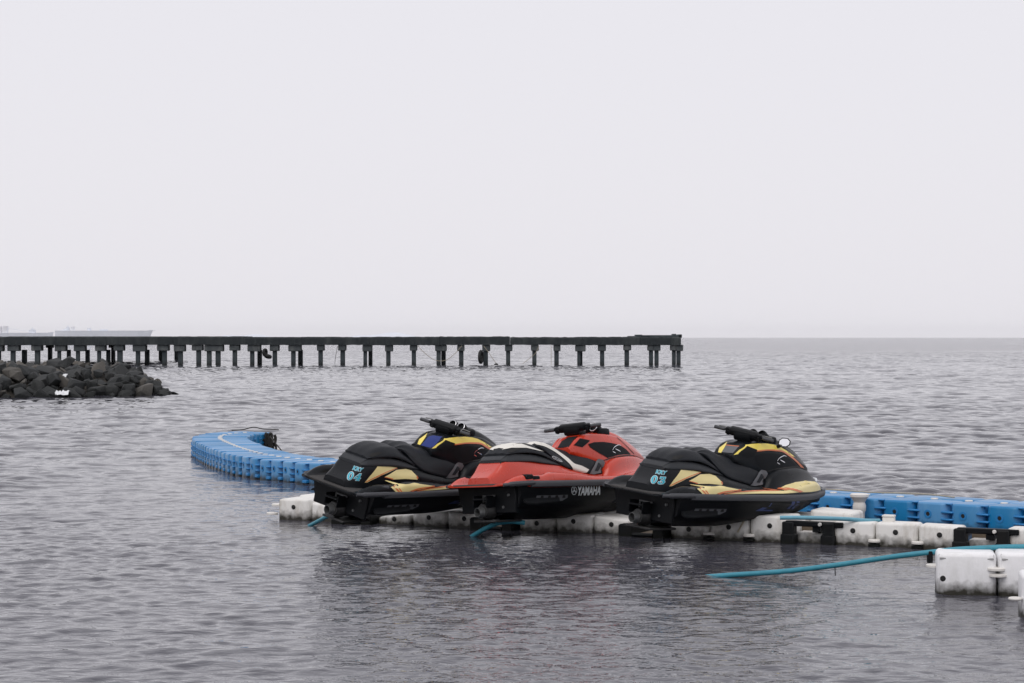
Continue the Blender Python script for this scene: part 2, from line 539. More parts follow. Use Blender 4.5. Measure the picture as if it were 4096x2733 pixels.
def ship_hull(p0, p1, ytop, beam, rake):
    x0, x1, zt = sx(p0), sx(p1), sz(ytop)
    V, F = [], []
    n = 14
    for i in range(n + 1):
        t = i / n
        x = x0 + (x1 - x0) * t
        w = beam / 2 * min(1, (1 - t) * 7 + 0.03) * min(1, t * 12 + 0.6)
        up = zt + (2.2 if t > 0.93 else 0) 
        bx = x - (rake * max(0, (t - 0.9) / 0.1))
        V += [(bx, SHIP_Y - w * 0.8, -1), (x, SHIP_Y - w, up), (x, SHIP_Y + w, up), (bx, SHIP_Y + w * 0.8, -1)]
    for i in range(n):
        for k in range(4):
            F.append((i * 4 + k, i * 4 + (k + 1) % 4, (i + 1) * 4 + (k + 1) % 4, (i + 1) * 4 + k))
    F += [(0, 1, 2, 3), tuple(n * 4 + k for k in range(4))]
    return V, F

def deckhouse(p0, p1, y0, y1, depth=8):
    return box(sx(p0), sx(p1), SHIP_Y - depth, SHIP_Y + depth, sz(y1), sz(y0))

def build_ships():
    s = empty('cargo_ship', (sx(110), SHIP_Y, 0))
    inv = Matrix.Translation((-sx(110), -SHIP_Y, 0))
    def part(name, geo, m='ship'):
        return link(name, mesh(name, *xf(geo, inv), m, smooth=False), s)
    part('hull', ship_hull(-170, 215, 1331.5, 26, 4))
    part('deckhouse', deckhouse(-8, 7, 1306, 1332), 'ship_hazed')
    part('deckhouse', deckhouse(15, 31, 1305, 1332), 'ship_hazed')
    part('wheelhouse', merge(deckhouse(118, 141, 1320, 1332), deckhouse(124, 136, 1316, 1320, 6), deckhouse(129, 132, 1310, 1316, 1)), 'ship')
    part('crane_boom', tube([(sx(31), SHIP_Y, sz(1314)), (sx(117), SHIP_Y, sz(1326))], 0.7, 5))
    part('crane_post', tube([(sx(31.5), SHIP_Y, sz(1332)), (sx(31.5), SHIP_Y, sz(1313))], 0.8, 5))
    tag(s, 'hazy cargo ship with two deck towers and a slanting crane boom', 'ship')
    s = empty('cargo_ship', (sx(420), SHIP_Y, 0))
    inv = Matrix.Translation((-sx(420), -SHIP_Y, 0))
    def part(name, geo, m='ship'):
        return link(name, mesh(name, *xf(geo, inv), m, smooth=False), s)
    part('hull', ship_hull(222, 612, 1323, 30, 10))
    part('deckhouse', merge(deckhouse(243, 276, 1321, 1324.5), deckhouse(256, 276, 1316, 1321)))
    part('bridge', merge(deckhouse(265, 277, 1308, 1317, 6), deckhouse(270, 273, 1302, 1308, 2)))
    part('funnel', deckhouse(284, 298, 1307, 1323, 5), 'ship_hazed')
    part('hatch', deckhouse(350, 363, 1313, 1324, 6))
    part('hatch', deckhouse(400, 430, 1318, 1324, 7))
    part('mast', tube([(sx(232), SHIP_Y, sz(1329)), (sx(232), SHIP_Y, sz(1306))], 0.35, 5))
    part('bowsprit', tube([(sx(606), SHIP_Y, sz(1326)), (sx(623), SHIP_Y, sz(1321))], 0.6, 5))
    tag(s, 'hazy long bulk carrier with its bow pointing right beyond the pier', 'ship')
build_ships()

# ------------------------------------------------------------------ concrete pier
PIER_Y = 169.0
def px_x(px, y=PIER_Y): return (px - 2048) / 7964 * y
def px_z(py, y=PIER_Y): return CAM_H + (1349 - py) / 7964 * y

PILLARS = [  # cap x0, cap x1, pillar x0, pillar x1 (second pair: the row behind)
 (-175, -130, -165, -142), (-95, -50, -86, -60), (-30, 15, -18, 3), (34, 80, 44, 77), (129, 170, 141, 160), (223, 267, 231, 255), (299, 344, 305, 332), (384, 424, 390, 416),
 (458, 498, 470, 490), (534, 586, 544, 575), (631, 677, 650, 667), (698, 742, 713, 731), (770, 813, 786, 804), (820, 895, 828, 846), (920, 960, 931, 948),
 (992, 1044, 1001, 1032), (1081, 1117, 1091, 1108), (1155, 1206, 1165, 1198), (1269, 1298, 1274, 1291), (1354, 1385, 1362, 1380), (1451, 1489, 1454, 1481),
 (1541, 1572, 1545, 1562), (1640, 1669, 1647, 1664), (1741, 1787, 1746, 1779), (1829, 1858, 1836, 1854), (1929, 1961, 1933, 1952), (2020, 2050, 2024, 2041),
 (2124, 2155, 2129, 2146), (2214, 2242, 2217, 2235), (2301, 2342, 2309, 2334), (2392, 2423, 2400, 2417), (2494, 2524, 2498, 2516), (2590, 2613, 2596, 2612),
 (2613, 2641, 2618, 2634), (2681, 2706, 2688, 2703), (2699, 2731, 2706, 2722)]

def build_pier():
    p = empty('concrete_pier', (px_x(1200), PIER_Y, 0))
    inv = Matrix.Translation((-px_x(1200), -PIER_Y, 0))
    def add(name, geo, m, sm=False):
        return link(name, mesh(name, *xf(geo, inv), m, smooth=sm), p)
    g = random.Random(4)
    # deck in cast lengths with uneven, chipped edges
    xs = [-320, -60, 190, 430, 700, 980, 1210, 1480, 1760, 2040, 2330, 2560, 2722]
    for a, b in zip(xs[:-1], xs[1:]):
        bm = bmesh.new()
        x0, x1 = px_x(a) + 0.01, px_x(b) - 0.01
        top = 2.43 + g.uniform(-0.03, 0.03); bot = px_z(1381) + g.uniform(-0.02, 0.02)
        n = 26
        rows = []
        for i in range(n + 1):
            x = x0 + (x1 - x0) * i / n
            jt = g.uniform(-0.03, 0.02); jb = g.uniform(-0.02, 0.03); jf = g.uniform(-0.03, 0.03)
            ring = [(x, PIER_Y - 0.6 + jf, bot + jb), (x, PIER_Y - 0.62 + jf * 0.3, top - 0.12), (x, PIER_Y - 0.56 + jf, top + jt), (x, PIER_Y + 5.0, top + jt), (x, PIER_Y + 5.0, bot)]
            rows.append([bm.verts.new(q) for q in ring])
        for i in range(n):
            for k in range(5):
                bm.faces.new((rows[i][k], rows[i][(k + 1) % 5], rows[i + 1][(k + 1) % 5], rows[i + 1][k]))
        bm.faces.new(rows[0]); bm.faces.new(rows[-1])
        bm.transform(inv)
        link('deck_slab', bm_mesh('deck_slab', bm, 'pier_deck', smooth=False), p)
    def column(c0, c1, q0, q1, y, zc=1405, wide=False):
        zt, zb = px_z(1382), px_z(zc)
        bm = bmesh.new()
        geo = box(px_x(c0), px_x(c1), y - 0.45, y + 0.45, zb + g.uniform(-0.04, 0.06), zt + 0.05, 0.05, 1)
        add('pier_cap', geo, 'pier_cap')
        x0, x1 = px_x(q0), px_x(q1)
        if x1 - x0 > 0.5:          # two piles side by side, one set further back
            m_ = x0 + (x1 - x0) * 0.52
            add('pile', box(x0, m_ , y - 0.2, y + 0.2, -1.5, zb + 0.1, 0.02, 1), 'pier')
            add('pile', box(m_ - 0.05, x1, y + 2.4, y + 2.8, -1.5, zb + 0.1, 0.02, 1), 'pier')
        else:
            add('pile', box(x0, x1, y - 0.2, y + 0.2, -1.5, zb + 0.1, 0.02, 1), 'pier')
        bm.free()
    for c0, c1, q0, q1 in PILLARS:
        column(c0, c1, q0, q1, PIER_Y)
    add('pile', box(px_x(863), px_x(882), PIER_Y - 0.2, PIER_Y + 0.2, -1.5, px_z(1404), 0.02, 1), 'pier')
    # a few piles of the landward row, far behind the front one
    yb = 205.0
    for c0, c1, q0, q1 in ((186, 214, 193, 208), (437, 463, 446, 460), (634, 660, 636, 655), (697, 722, 699, 718)):
        def bx(v): return px_x(v, yb)
        add('pier_cap', box(bx(c0), bx(c1), yb - 0.4, yb + 0.4, px_z(1392, yb), px_z(1370, yb), 0.05, 1), 'pier_cap')
        add('pile', box(bx(q0), bx(q1), yb - 0.25, yb + 0.25, -1.5, px_z(1391, yb), 0.02, 1), 'pier')
    add('deck_slab', box(px_x(-300, yb), px_x(760, yb), PIER_Y + 5.02, yb + 1, 1.75, 2.36), 'pier')
    # broken upstand at the seaward end
    for a, b, t, bt in ((2512, 2600, 1345, 1352), (2541, 2568, 1340, 1346), (2560, 2725, 1341, 1351), (2690, 2704, 1337, 1342), (2712, 2726, 1338, 1352)):
        add('broken_kerb', box(px_x(a), px_x(b), PIER_Y - 0.5, PIER_Y + 1.2, px_z(bt), px_z(t) + g.uniform(0, .03), 0.03, 1), 'pier')
    tag(p, 'long dark weathered concrete pier on square piles crossing the sea', 'pier')

    def hang(pts, rad, name, label, m='rope_pale', cat='rope', y=PIER_Y - 0.7):
        P = catmull([(px_x(a), y, px_z(b)) for a, b in pts], 6)
        o = Vector(P[0])
        me = mesh(name, *xf(tube(P, rad, 5), Matrix.Translation(-o)), m)
        return tag(link(name, me, None, o), label, cat)
    hang([(1673, 1384), (1700, 1412), (1740, 1440), (1780, 1442), (1815, 1420), (1848, 1384)], 0.022, 'slack_rope', 'pale slack rope looped round a middle pile of the pier')
    hang([(1935, 1384), (1955, 1410), (1975, 1440), (1985, 1452)], 0.022, 'hanging_rope', 'pale rope slanting from the pier down to a float')
    hang([(2155, 1385), (2140, 1415), (2110, 1440), (2090, 1455)], 0.02, 'trailing_rope', 'pale rope slanting down left from the pier into the water')
    hang([(2204, 1382), (2204, 1460)], 0.018, 'plumb_rope', 'thin rope hanging straight down from the pier')
    hang([(1354, 1384), (1350, 1400), (1345, 1430), (1342, 1458)], 0.02, 'frayed_line', 'thin dark line hanging beside a pile near the tyre', 'rope_dark')
    def tyre(px, py, r, rot, label):
        V, F = [], []
        for i in range(20):
            a = 2 * math.pi * i / 20
            for k in range(8):
                b = 2 * math.pi * k / 8
                rr = r - 0.11 + 0.11 * math.cos(b)
                V.append(Vector((rr * math.cos(a), 0.13 * math.sin(b), rr * math.sin(a))))
        for i in range(20):
            for k in range(8):
                F.append((i * 8 + k, i * 8 + (k + 1) % 8, ((i + 1) % 20) * 8 + (k + 1) % 8, ((i + 1) % 20) * 8 + k))
        o = link('tyre_fender', mesh('tyre_fender', V, F, 'tyre'), None, (px_x(px), PIER_Y - 0.85, px_z(py)))
        o.rotation_euler = rot
        tag(o, label, 'tyre', 'old tyres hung on the pier')
        return o
    tyre(1065, 1410, 0.36, (0, 0, R(68)), 'old tyre hanging high on the left half of the pier')
    tyre(1077, 1426, 0.34, (R(70), R(10), 0), 'old tyre hanging flat and lowest on the left half of the pier')
    tyre(1924, 1428, 0.60, (0, 0, R(76)), 'large dark tyre hanging upright at a pile mid pier')
    fl = link('rope_float', mesh('rope_float', *lathe([(0.02, -0.12), (0.16, -0.06), (0.19, 0.02), (0.12, 0.12), (0.03, 0.16)], 10), 'tyre'), None, (px_x(1985), PIER_Y - 0.7, 0.04))
    tag(fl, 'small dark float on the water at the end of a pale rope', 'float')
build_pier()

# ------------------------------------------------------------------ rock breakwater
def build_breakwater():
    g = random.Random(21)
    root = empty('rock_breakwater', (-18.0, 82.0, 0))
    off = Vector((18.0, -82.0, 0))
    # (t along from left out of frame to the tip) toe line, crest line
    def toe(t): return Vector((-32 + 18.2 * t, 73.0 + 8.7 * t, 0))
    def height(x, y):
        # rounded embankment: front slope, tip slope, back slope
        t = (x + 32) / 18.2
        yt = 73.0 + 8.7 * t
        a = (y - yt) / 4.0
        b = (-14.25 - x - 0.17 * (y - 81.7)) / 2.9
        c = (yt + 17 - y) / 4.0
        s = min(a, b, c, 1.0)
        return 1.17 * max(-0.6, math.sin(max(-1, s) * math.pi / 2))
    n1, n2 = 46, 30
    V, F = [], []
    for i in range(n1 + 1):
        for j in range(n2 + 1):
            x = -32 + 19.5 * i / n1
            y = 70 + 26 * j / n2
            V.append(Vector((x, y, height(x, y) - 0.38 + g.uniform(-0.05, 0.08))) + off)
    for i in range(n1):
        for j in range(n2):
            k = i * (n2 + 1) + j
            F.append((k, k + 1, k + n2 + 2, k + n2 + 1))
    link('rubble_core', mesh('rubble_core', V, F, 'rubble'), root)
    variants = []
    for s in range(9):
        bm = bmesh.new()
        for _ in range(13):
            v = Vector((g.gauss(0, 1), g.gauss(0, 1), g.gauss(0, 1))).normalized()
            v = Vector((v.x * 0.62, v.y * 0.5, v.z * 0.40)) * g.uniform(0.85, 1.1)
            bm.verts.new(v)
        bmesh.ops.convex_hull(bm, input=bm.verts[:])
        for v in [v for v in bm.verts if not v.link_faces]: bm.verts.remove(v)
        bmesh.ops.bevel(bm, geom=bm.edges[:], offset=0.018, segments=1, affect='EDGES')
        bmesh.ops.triangulate(bm, faces=bm.faces[:])
        variants.append((bm_mesh('rock', bm.copy(), 'rock', smooth=False), bm_mesh('rock', bm, 'rock_pale', smooth=False)))
    cnt = 0
    def put(x, y, s, pale, lift=0.0):
        nonlocal cnt
        z = height(x, y) + lift
        o = link('rock', variants[g.randrange(9)][1 if pale else 0], root, Vector((x, y, z)) + off)
        o.rotation_euler = (g.uniform(-0.6, 0.6), g.uniform(-0.6, 0.6), g.uniform(0, 6.28))
        o.scale = (s * g.uniform(0.85, 1.25), s * g.uniform(0.85, 1.2), s * g.uniform(0.8, 1.15))
        cnt += 1
    # armour on the front face, in rows
    for row in range(9):
        t = 0.40
        while t < 0.985:
            p = toe(t)
            y = p.y + 0.1 + row * 0.45 + g.uniform(-0.12, 0.12)
            x = p.x + g.uniform(-0.15, 0.15)
            if height(x, y) > -0.3:
                put(x, y, g.choice((0.38, 0.5, 0.62, 0.75, 0.95)) * g.uniform(0.85, 1.1), g.random() < 0.06 + 0.04 * row, -0.05)
            t += g.uniform(0.024, 0.040)
    # tip
    for row in range(7):
        for k in range(4):
            put(-14.25 - k * 0.62 - row * 0.13 + g.uniform(-0.15, 0.1), 81.6 + row * 0.75 + g.uniform(-0.2, 0.2), g.uniform(0.35, 0.7), False, -0.05)
    # loose stones on the crest
    for _ in range(75):
        x = g.uniform(-26, -15.9); y = 73 + 8.7 * (x + 32) / 18.2 + g.uniform(3.6, 12)
        put(x, y, g.uniform(0.22, 0.55), g.random() < 0.6, 0.02)
    put(-19.2, 86.0, 0.7, False, 0.1); put(-19.7, 85.6, 0.5, False, 0.05); put(-15.9, 84.0, 0.8, False, 0.08); put(-16.5, 84.2, 0.7, False, 0.05)
    tag(root, 'dark boulder breakwater jutting in from the left edge below the pier', 'breakwater')
    # washed-up white litter
    def litter(x, y, z, sx_, sz_, label):
        n = 10
        V, F = [], []
        for i in range(n + 1):
            for j in range(6):
                V.append(Vector((sx_ * (i / n - 0.5) + g.uniform(-.03, .03), 0.35 * (j / 5 - 0.5), sz_ * (0.4 + 0.6 * math.sin(3.14 * j / 5)) * g.uniform(0.35, 1.0) + 0.12 * j / 5)))
        for i in range(n):
            for j in range(5):
                k = i * 6 + j
                F.append((k, k + 1, k + 7, k + 6))
        me = mesh('plastic_sheet', V, F, 'litter', smooth=False)
        o = link('plastic_sheet', me, None, (x, y, z))
        md = o.modifiers.new('solid', 'SOLIDIFY'); md.thickness = 0.01
        tag(o, label, 'litter')
    litter(-17.95, 79.5, 0.06, 0.55, 0.18, 'crumpled white plastic sheet at the waterline of the breakwater')
    litter(-18.25, 81.3, 0.75, 0.15, 0.07, 'small white plastic scrap high among the breakwater boulders')
build_breakwater()

# ------------------------------------------------------------------ floating dock blocks
_cache = {}
def block_mesh(L, W, h0, h1, m, zb=-0.22, cham=0.06, bev=0.028):
    """rounded float, origin at water level, length along X centred, top height h0 at -X end and h1 at +X end"""
    key = (round(L, 3), round(W, 3), round(h0, 3), round(h1, 3), m, cham, bev)
    if key in _cache: return _cache[key]
    bm = bmesh.new()
    a, b = L / 2 - 0.004, W / 2 - 0.004
    plan = [(-a + cham, -b), (a - cham, -b), (a, -b + cham), (a, b - cham), (a - cham, b), (-a + cham, b), (-a, b - cham), (-a, -b + cham)]
    lo = [bm.verts.new((x, y, zb)) for x, y in plan]
    hi = [bm.verts.new((x, y, h0 + (h1 - h0) * (x + a) / (2 * a))) for x, y in plan]
    bm.faces.new(lo[::-1])
    top = bm.faces.new(hi)
    for i in range(8):
        bm.faces.new((lo[i], lo[(i + 1) % 8], hi[(i + 1) % 8], hi[i]))
    bmesh.ops.bevel(bm, geom=[e for e in bm.edges if not all(v.co.z == zb for v in e.verts)], offset=bev, segments=2, affect='EDGES', profile=0.5)
    _cache[key] = bm_mesh('float_block', bm, m, sharp=60)
    return _cache[key]

def ring_mesh(name, r0, r1, depth, m, seg=14):
    key = (name, r0, r1, depth, m)
    if key in _cache: return _cache[key]
    g = lathe([(r1, 0), (r1, -depth), (r1 * 0.9, -depth)], seg) if r0 == 0 else None
    V, F = [], []
    prof = [(r1, 0.0), (r1, depth), (r0, depth), (r0, 0.0)] if r0 else [(r1, 0.0), (r1 * 0.85, depth)]
    for r, h in prof:
        for k in range(seg):
            t = 2 * math.pi * k / seg
            V.append((r * math.cos(t), -h, r * math.sin(t)))
    n = len(prof)
    for i in range(n if r0 else n - 1):
        for k in range(seg):
            F.append((i * seg + k, i * seg + (k + 1) % seg, ((i + 1) % n) * seg + (k + 1) % seg, ((i + 1) % n) * seg + k))
    if not r0:
        F.append(tuple(seg + k for k in range(seg)))
    _cache[key] = mesh(name, V, F, m)
    return _cache[key]

def plate_mesh(name, x, y, z, m, bev=0.008):
    key = (name, x, y, z, m)
    if key not in _cache:
        _cache[key] = mesh(name, *box(-x / 2, x / 2, -y / 2, y / 2, -z / 2, z / 2, bev, 1), m)
    return _cache[key]

def disc_mesh(name, r, h, m, seg=10):
    key = (name, r, h, m)
    if key not in _cache:
        _cache[key] = mesh(name, *lathe([(r, 0), (r, h * 0.7), (r * 0.85, h)], seg), m)
    return _cache[key]

# --- the long blue walkway, two floats wide
def build_blue_dock():
    ctrl = [(-5.45, 43.2), (-5.62, 43.05), (-5.85, 42.7), (-6.05, 41.7), (-5.92, 40.4), (-5.62, 39.1), (-5.10, 37.2), (-4.5, 35.35), (-3.95, 34.15), (-3.3, 33.25), (-2.7, 32.55),
            (-0.5, 30.4), (2.2, 28.05), (4.88, 25.75), (6.25, 24.45), (8.4, 22.4)]
    P = catmull([(x, y, 0) for x, y in ctrl], 40)
    s = [0.0]
    for a, b in zip(P[:-1], P[1:]): s.append(s[-1] + (b - a).length)
    s = np.array(s); XY = np.array([(p.x, p.y) for p in P])
    def at(d):
        x = np.interp(d, s, XY[:, 0]); y = np.interp(d, s, XY[:, 1])
        x2 = np.interp(min(d + 0.05, s[-1]), s, XY[:, 0]); y2 = np.interp(min(d + 0.05, s[-1]), s, XY[:, 1])
        x1 = np.interp(d - 0.05, s, XY[:, 0]); y1 = np.interp(d - 0.05, s, XY[:, 1])
        return Vector((x, y, 0)), math.atan2(y2 - y1, x2 - x1)
    base = Vector((-3.3, 33.25, 0))
    root = empty('blue_walkway', base)
    g = random.Random(5)
    d = 0.25
    k = 0
    HT = 0.345
    while d < s[-1] - 0.2:
        c, a = at(d)
        pitch = 0.36 if c.x < -2.5 else (0.36 + (c.x + 2.5) / 4.0 * 0.14 if c.x < 1.5 else 0.5)
        L = pitch * 0.985
        u = Vector((math.cos(a), math.sin(a), 0)); nrm = Vector((-u.y, u.x, 0))   # nrm: to the left of travel (far side on the straight)
        for side in (-1, 1):
            h = g.uniform(-0.008, 0.008)
            wk = 1.14 - 0.14 * min(1, max(0, (c.x + 3.5) / 3))
            pos = c + nrm * (0.25 * wk * side) - base + Vector((0, 0, h))
            o = link('float_block', block_mesh(0.5, 0.5, HT, HT, 'blue_block', cham=0.075, bev=0.03), root, pos, a + g.uniform(-0.012, 0.012), (L / 0.5, wk, 1))
            if side == -1:
                link('recess', ring_mesh('recess', 0.030, 0.055, 0.006, 'blue_cap'), o, (-0.03, -0.2465, 0.20))
                link('recess_pin', ring_mesh('recess_pin', 0, 0.026, 0.004, 'hole'), o, (-0.03, -0.2465, 0.20))
                for z in (0.235, 0.145):
                    link('lug', plate_mesh('lug', 0.17, 0.10, 0.024, 'blue_cap'), o, (0.25, -0.215, z))
                link('lug', plate_mesh('lug_low', 0.15, 0.09, 0.05, 'blue_cap'), o, (0.25, -0.215, 0.05))
                link('corner_pin', disc_mesh('corner_pin', 0.045, 0.012, 'blue_cap'), o, (0.25, -0.2, HT - 0.012))
            else:
                for z in (0.235, 0.145):
                    link('lug', plate_mesh('lug', 0.17, 0.10, 0.024, 'blue_cap'), o, (0.25, 0.215, z))
        link('joint_cap', disc_mesh('joint_cap', 0.05, 0.014, 'cap_white'), root, c + u * (pitch / 2) - base + Vector((0, 0, HT - 0.004)))
        d += pitch
        k += 1
    # white mooring bollard on the near edge of the straight
    bx, by = 4.42, 25.33
    link('bollard', mesh('bollard', *lathe([(0.07, 0.0), (0.07, 0.07), (0.085, 0.1), (0.085, 0.16), (0.07, 0.2), (0.10, 0.25), (0.12, 0.27), (0.12, 0.30), (0.10, 0.31)], 16), 'cap_white'), root, Vector((bx, by, 0.10)) - base)
    tag(root, 'curving blue plastic walkway of paired floats behind the jet skis', 'floating dock')

    def rope(name, label, pts, r, m, cat='rope', n=8):
        P = catmull(pts, n)
        o0 = Vector(P[0])
        return tag(link(name, mesh(name, *xf(tube(P, r, 6), Matrix.Translation(-o0)), m), None, o0), label, cat)
    rope('mooring_rope', 'dark rope lying along the top of the blue walkway hook', [(-6.05, 43.0, .385), (-5.85, 43.3, .39), (-5.65, 43.5, .43), (-5.45, 43.6, .39), (-5.25, 43.65, .38), (-5.1, 43.5, .375)], 0.012, 'rope_dark')
    rope('anchor_line', 'taut dark line from the blue walkway end into the water', [(-5.15, 42.4, .28), (-4.85, 41.3, .13), (-4.52, 40.2, -.05)], 0.013, 'rope_dark')
    rope('deck_rope', 'thin brown rope lying on the blue walkway by the bollard', [(3.62, 26.6, .375), (4.2, 26.45, .375), (4.7, 26.0, .372), (5.3, 25.75, .372), (5.6, 25.2, .372)], 0.010, 'rope_pale')
    # clump of weedy rope and mussels on the end float
    V, F = [], []
    gg = random.Random(8)
    for i in range(22):
        p0 = Vector((-5.24 + gg.gauss(0, 0.07), 42.55 + gg.gauss(0, 0.08), 0.27 + gg.uniform(-0.10, 0.08)))
        p1 = p0 + Vector((gg.uniform(-0.06, 0.10), gg.uniform(-0.1, 0.05), gg.uniform(-0.12, 0.04)))
        p2 = Vector((p1.x + gg.uniform(-0.06, 0.06), p1.y, gg.uniform(-0.1, 0.2)))
        v, f = tube(catmull([p0, p1, p2], 4), gg.uniform(0.018, 0.04), 5)
        V, F = merge((V, F), (v, f))
    base2 = Vector((-4.92, 42.35, 0))
    tag(link('rope_tangle', mesh('rope_tangle', [v - base2 for v in V], F, 'rope_dark'), None, base2), 'dark weedy tangle of rope hanging off the blue walkway end', 'rope')
build_blue_dock()

# --- white drive-on dock
DU = Vector((0.904, -0.427, 0)).normalized()
DN = Vector((0.427, 0.904, 0)).normalized()
D0 = Vector((-3.09, 26.2, 0))
DANG = math.atan2(DU.y, DU.x)
def build_white_dock():
    root = empty('drive_on_dock', D0, (0, 0, DANG))      # local x along the row, local y away from the camera
    g = random.Random(9)
    def blk(t0, t1, h0, h1, y=0.25, W=0.5, hole=True, m='white_block', hz=None):
        o = link('float_block', block_mesh(t1 - t0, W, h0, h1, m, cham=0.035, bev=0.032), root, (0.5 * (t0 + t1), y, g.uniform(-0.006, 0.006)), g.uniform(-0.015, 0.015))
        if hole:
            z = hz if hz else (h0 + h1) / 2 * 0.62
            link('socket_rim', ring_mesh('socket_rim', 0.032, 0.04, 0.006, m), o, (0.0, -W / 2 + 0.006, z))
            link('socket', ring_mesh('socket', 0, 0.033, 0.004, 'hole'), o, (0.0, -W / 2 + 0.005, z))
        return o
    def lug(t, z, y=0.0):
        link('lug', disc_mesh('dock_lug', 0.075, 0.03, 'cap_white', 12), root, (t, y + 0.02, z))
        link('lug', disc_mesh('dock_lug', 0.075, 0.03, 'black_block', 12), root, (t, y + 0.02, z - 0.05))
    # left end
    blk(0.0, 0.5, 0.27, 0.28); blk(0.5, 1.0, 0.25, 0.18); 
    blk(0.5, 1.0, 0.27, 0.27, 0.75, hole=False); blk(0.0, 0.5, 0.28, 0.28, 0.75, hole=False)
    link('lug', disc_mesh('dock_lug', 0.075, 0.03, 'cap_white', 12), root, (-0.06, 0.1, 0.17))
    link('lug', disc_mesh('dock_lug', 0.075, 0.03, 'cap_white', 12), root, (-0.09, 0.02, 0.06))
    # between the first and second craft
    blk(1.5, 2.0, 0.09, 0.14); blk(2.0, 2.5, 0.18, 0.20); blk(2.5, 3.0, 0.20, 0.17)
    for y in (0.75, 1.25, 1.75):
        blk(2.0, 2.5, 0.22, 0.22, y, hole=False); blk(1.5, 2.0, 0.2, 0.2, y, hole=False)
        blk(2.5, 3.0, 0.2, 0.2, y, hole=False)
    blk(2.55, 3.05, 0.30, 0.30, 1.9, hole=False)
    # between the second and third
    blk(3.5, 4.0, 0.14, 0.19); blk(4.0, 4.5, 0.22, 0.225); blk(4.5, 5.0, 0.225, 0.18)
    for y in (0.75, 1.25, 1.75):
        for t in (3.5, 4.0, 4.5): blk(t, t + 0.5, 0.21, 0.21, y, hole=False)
    # right of the third
    blk(5.5, 6.0, 0.14, 0.20); blk(6.0, 6.5, 0.21, 0.285); blk(6.5, 7.0, 0.30, 0.305)
    for y in (0.75, 1.25):
        for t in (5.5, 6.0, 6.5): blk(t, t + 0.5, 0.24, 0.24, y, hole=False)
    blk(7.0, 7.55, 0.335, 0.31, 1.0, hole=False)
    for t in (7.5, 8.0, 8.5, 9.5, 10.0, 10.5):
        blk(t, t + 0.5, 0.275, 0.275 if t != 8.5 else 0.265, 0.17, 0.34)
    for t in (6.0, 6.5, 8.0, 8.5): lug(t, 0.055)
    # open bays with black brackets, a beam across and a low float inside
    for a, b in ((7.0, 7.5), (9.0, 9.5)):
        link('low_float', block_mesh(b - a - 0.1, 0.45, 0.125, 0.125, 'white_block', cham=0.03, bev=0.025), root, ((a + b) / 2, 0.3, 0))
        for t in (a - 0.01, b - 0.03):
            link('bracket', mesh('bracket', *box(-0.07, 0.07, -0.05, 0.10, -0.2, 0.25, 0.012, 1), 'black_block'), root, (t, -0.01, 0.0))
            link('bracket_foot', mesh('bracket_foot', *box(-0.082, 0.082, -0.07, 0.10, -0.1, 0.11, 0.012, 1), 'black_block'), root, (t, -0.012, 0.0))
        link('beam', mesh('beam', *box(a - 0.05, b + 0.14, -0.03, 0.06, 0.20, 0.262, 0.01, 1), 'black_plastic'), root, (0, 0.0, 0.0))
        link('board', mesh('board', *box(a + 0.05, b - 0.08, 0.30, 0.33, 0.10, 0.21, 0.005, 1), 'wood'), root)
        link('bolt', disc_mesh('bolt', 0.022, 0.03, 'cap_white', 10), root, (b - 0.12, -0.055, 0.235)).rotation_euler = (R(90), 0, 0)
        link('tie', mesh('tie', *box(a + 0.27, a + 0.36, 0.0, 0.2, 0.135, 0.2, 0.005, 1), 'black_plastic'), root)
    link('strap', mesh('strap', *tube(catmull([(6.37, -0.03, 0.10), (6.43, -0.035, 0.2), (6.49, -0.01, 0.305), (6.5, 0.1, 0.32)], 5), 0.011, 5), 'rope_pale'), root)
    tag(root, 'grimy white drive-on dock of joined floats under the jet skis', 'floating dock')
    # small box left on the dock
    bxp = D0 + DU * 8.12 + DN * 0.2
    o = link('junction_box', mesh('junction_box', *merge(box(-0.065, 0.065, -0.05, 0.05, 0.0, 0.06, 0.008, 1), box(-0.07, 0.07, -0.055, 0.055, 0.06, 0.085, 0.008, 1)), 'cap_white'), None, bxp + Vector((0, 0, 0.27)), DANG)
    tag(o, 'small dirty white box on the drive-on dock', 'box')
    # black ramp float under each craft
build_white_dock()

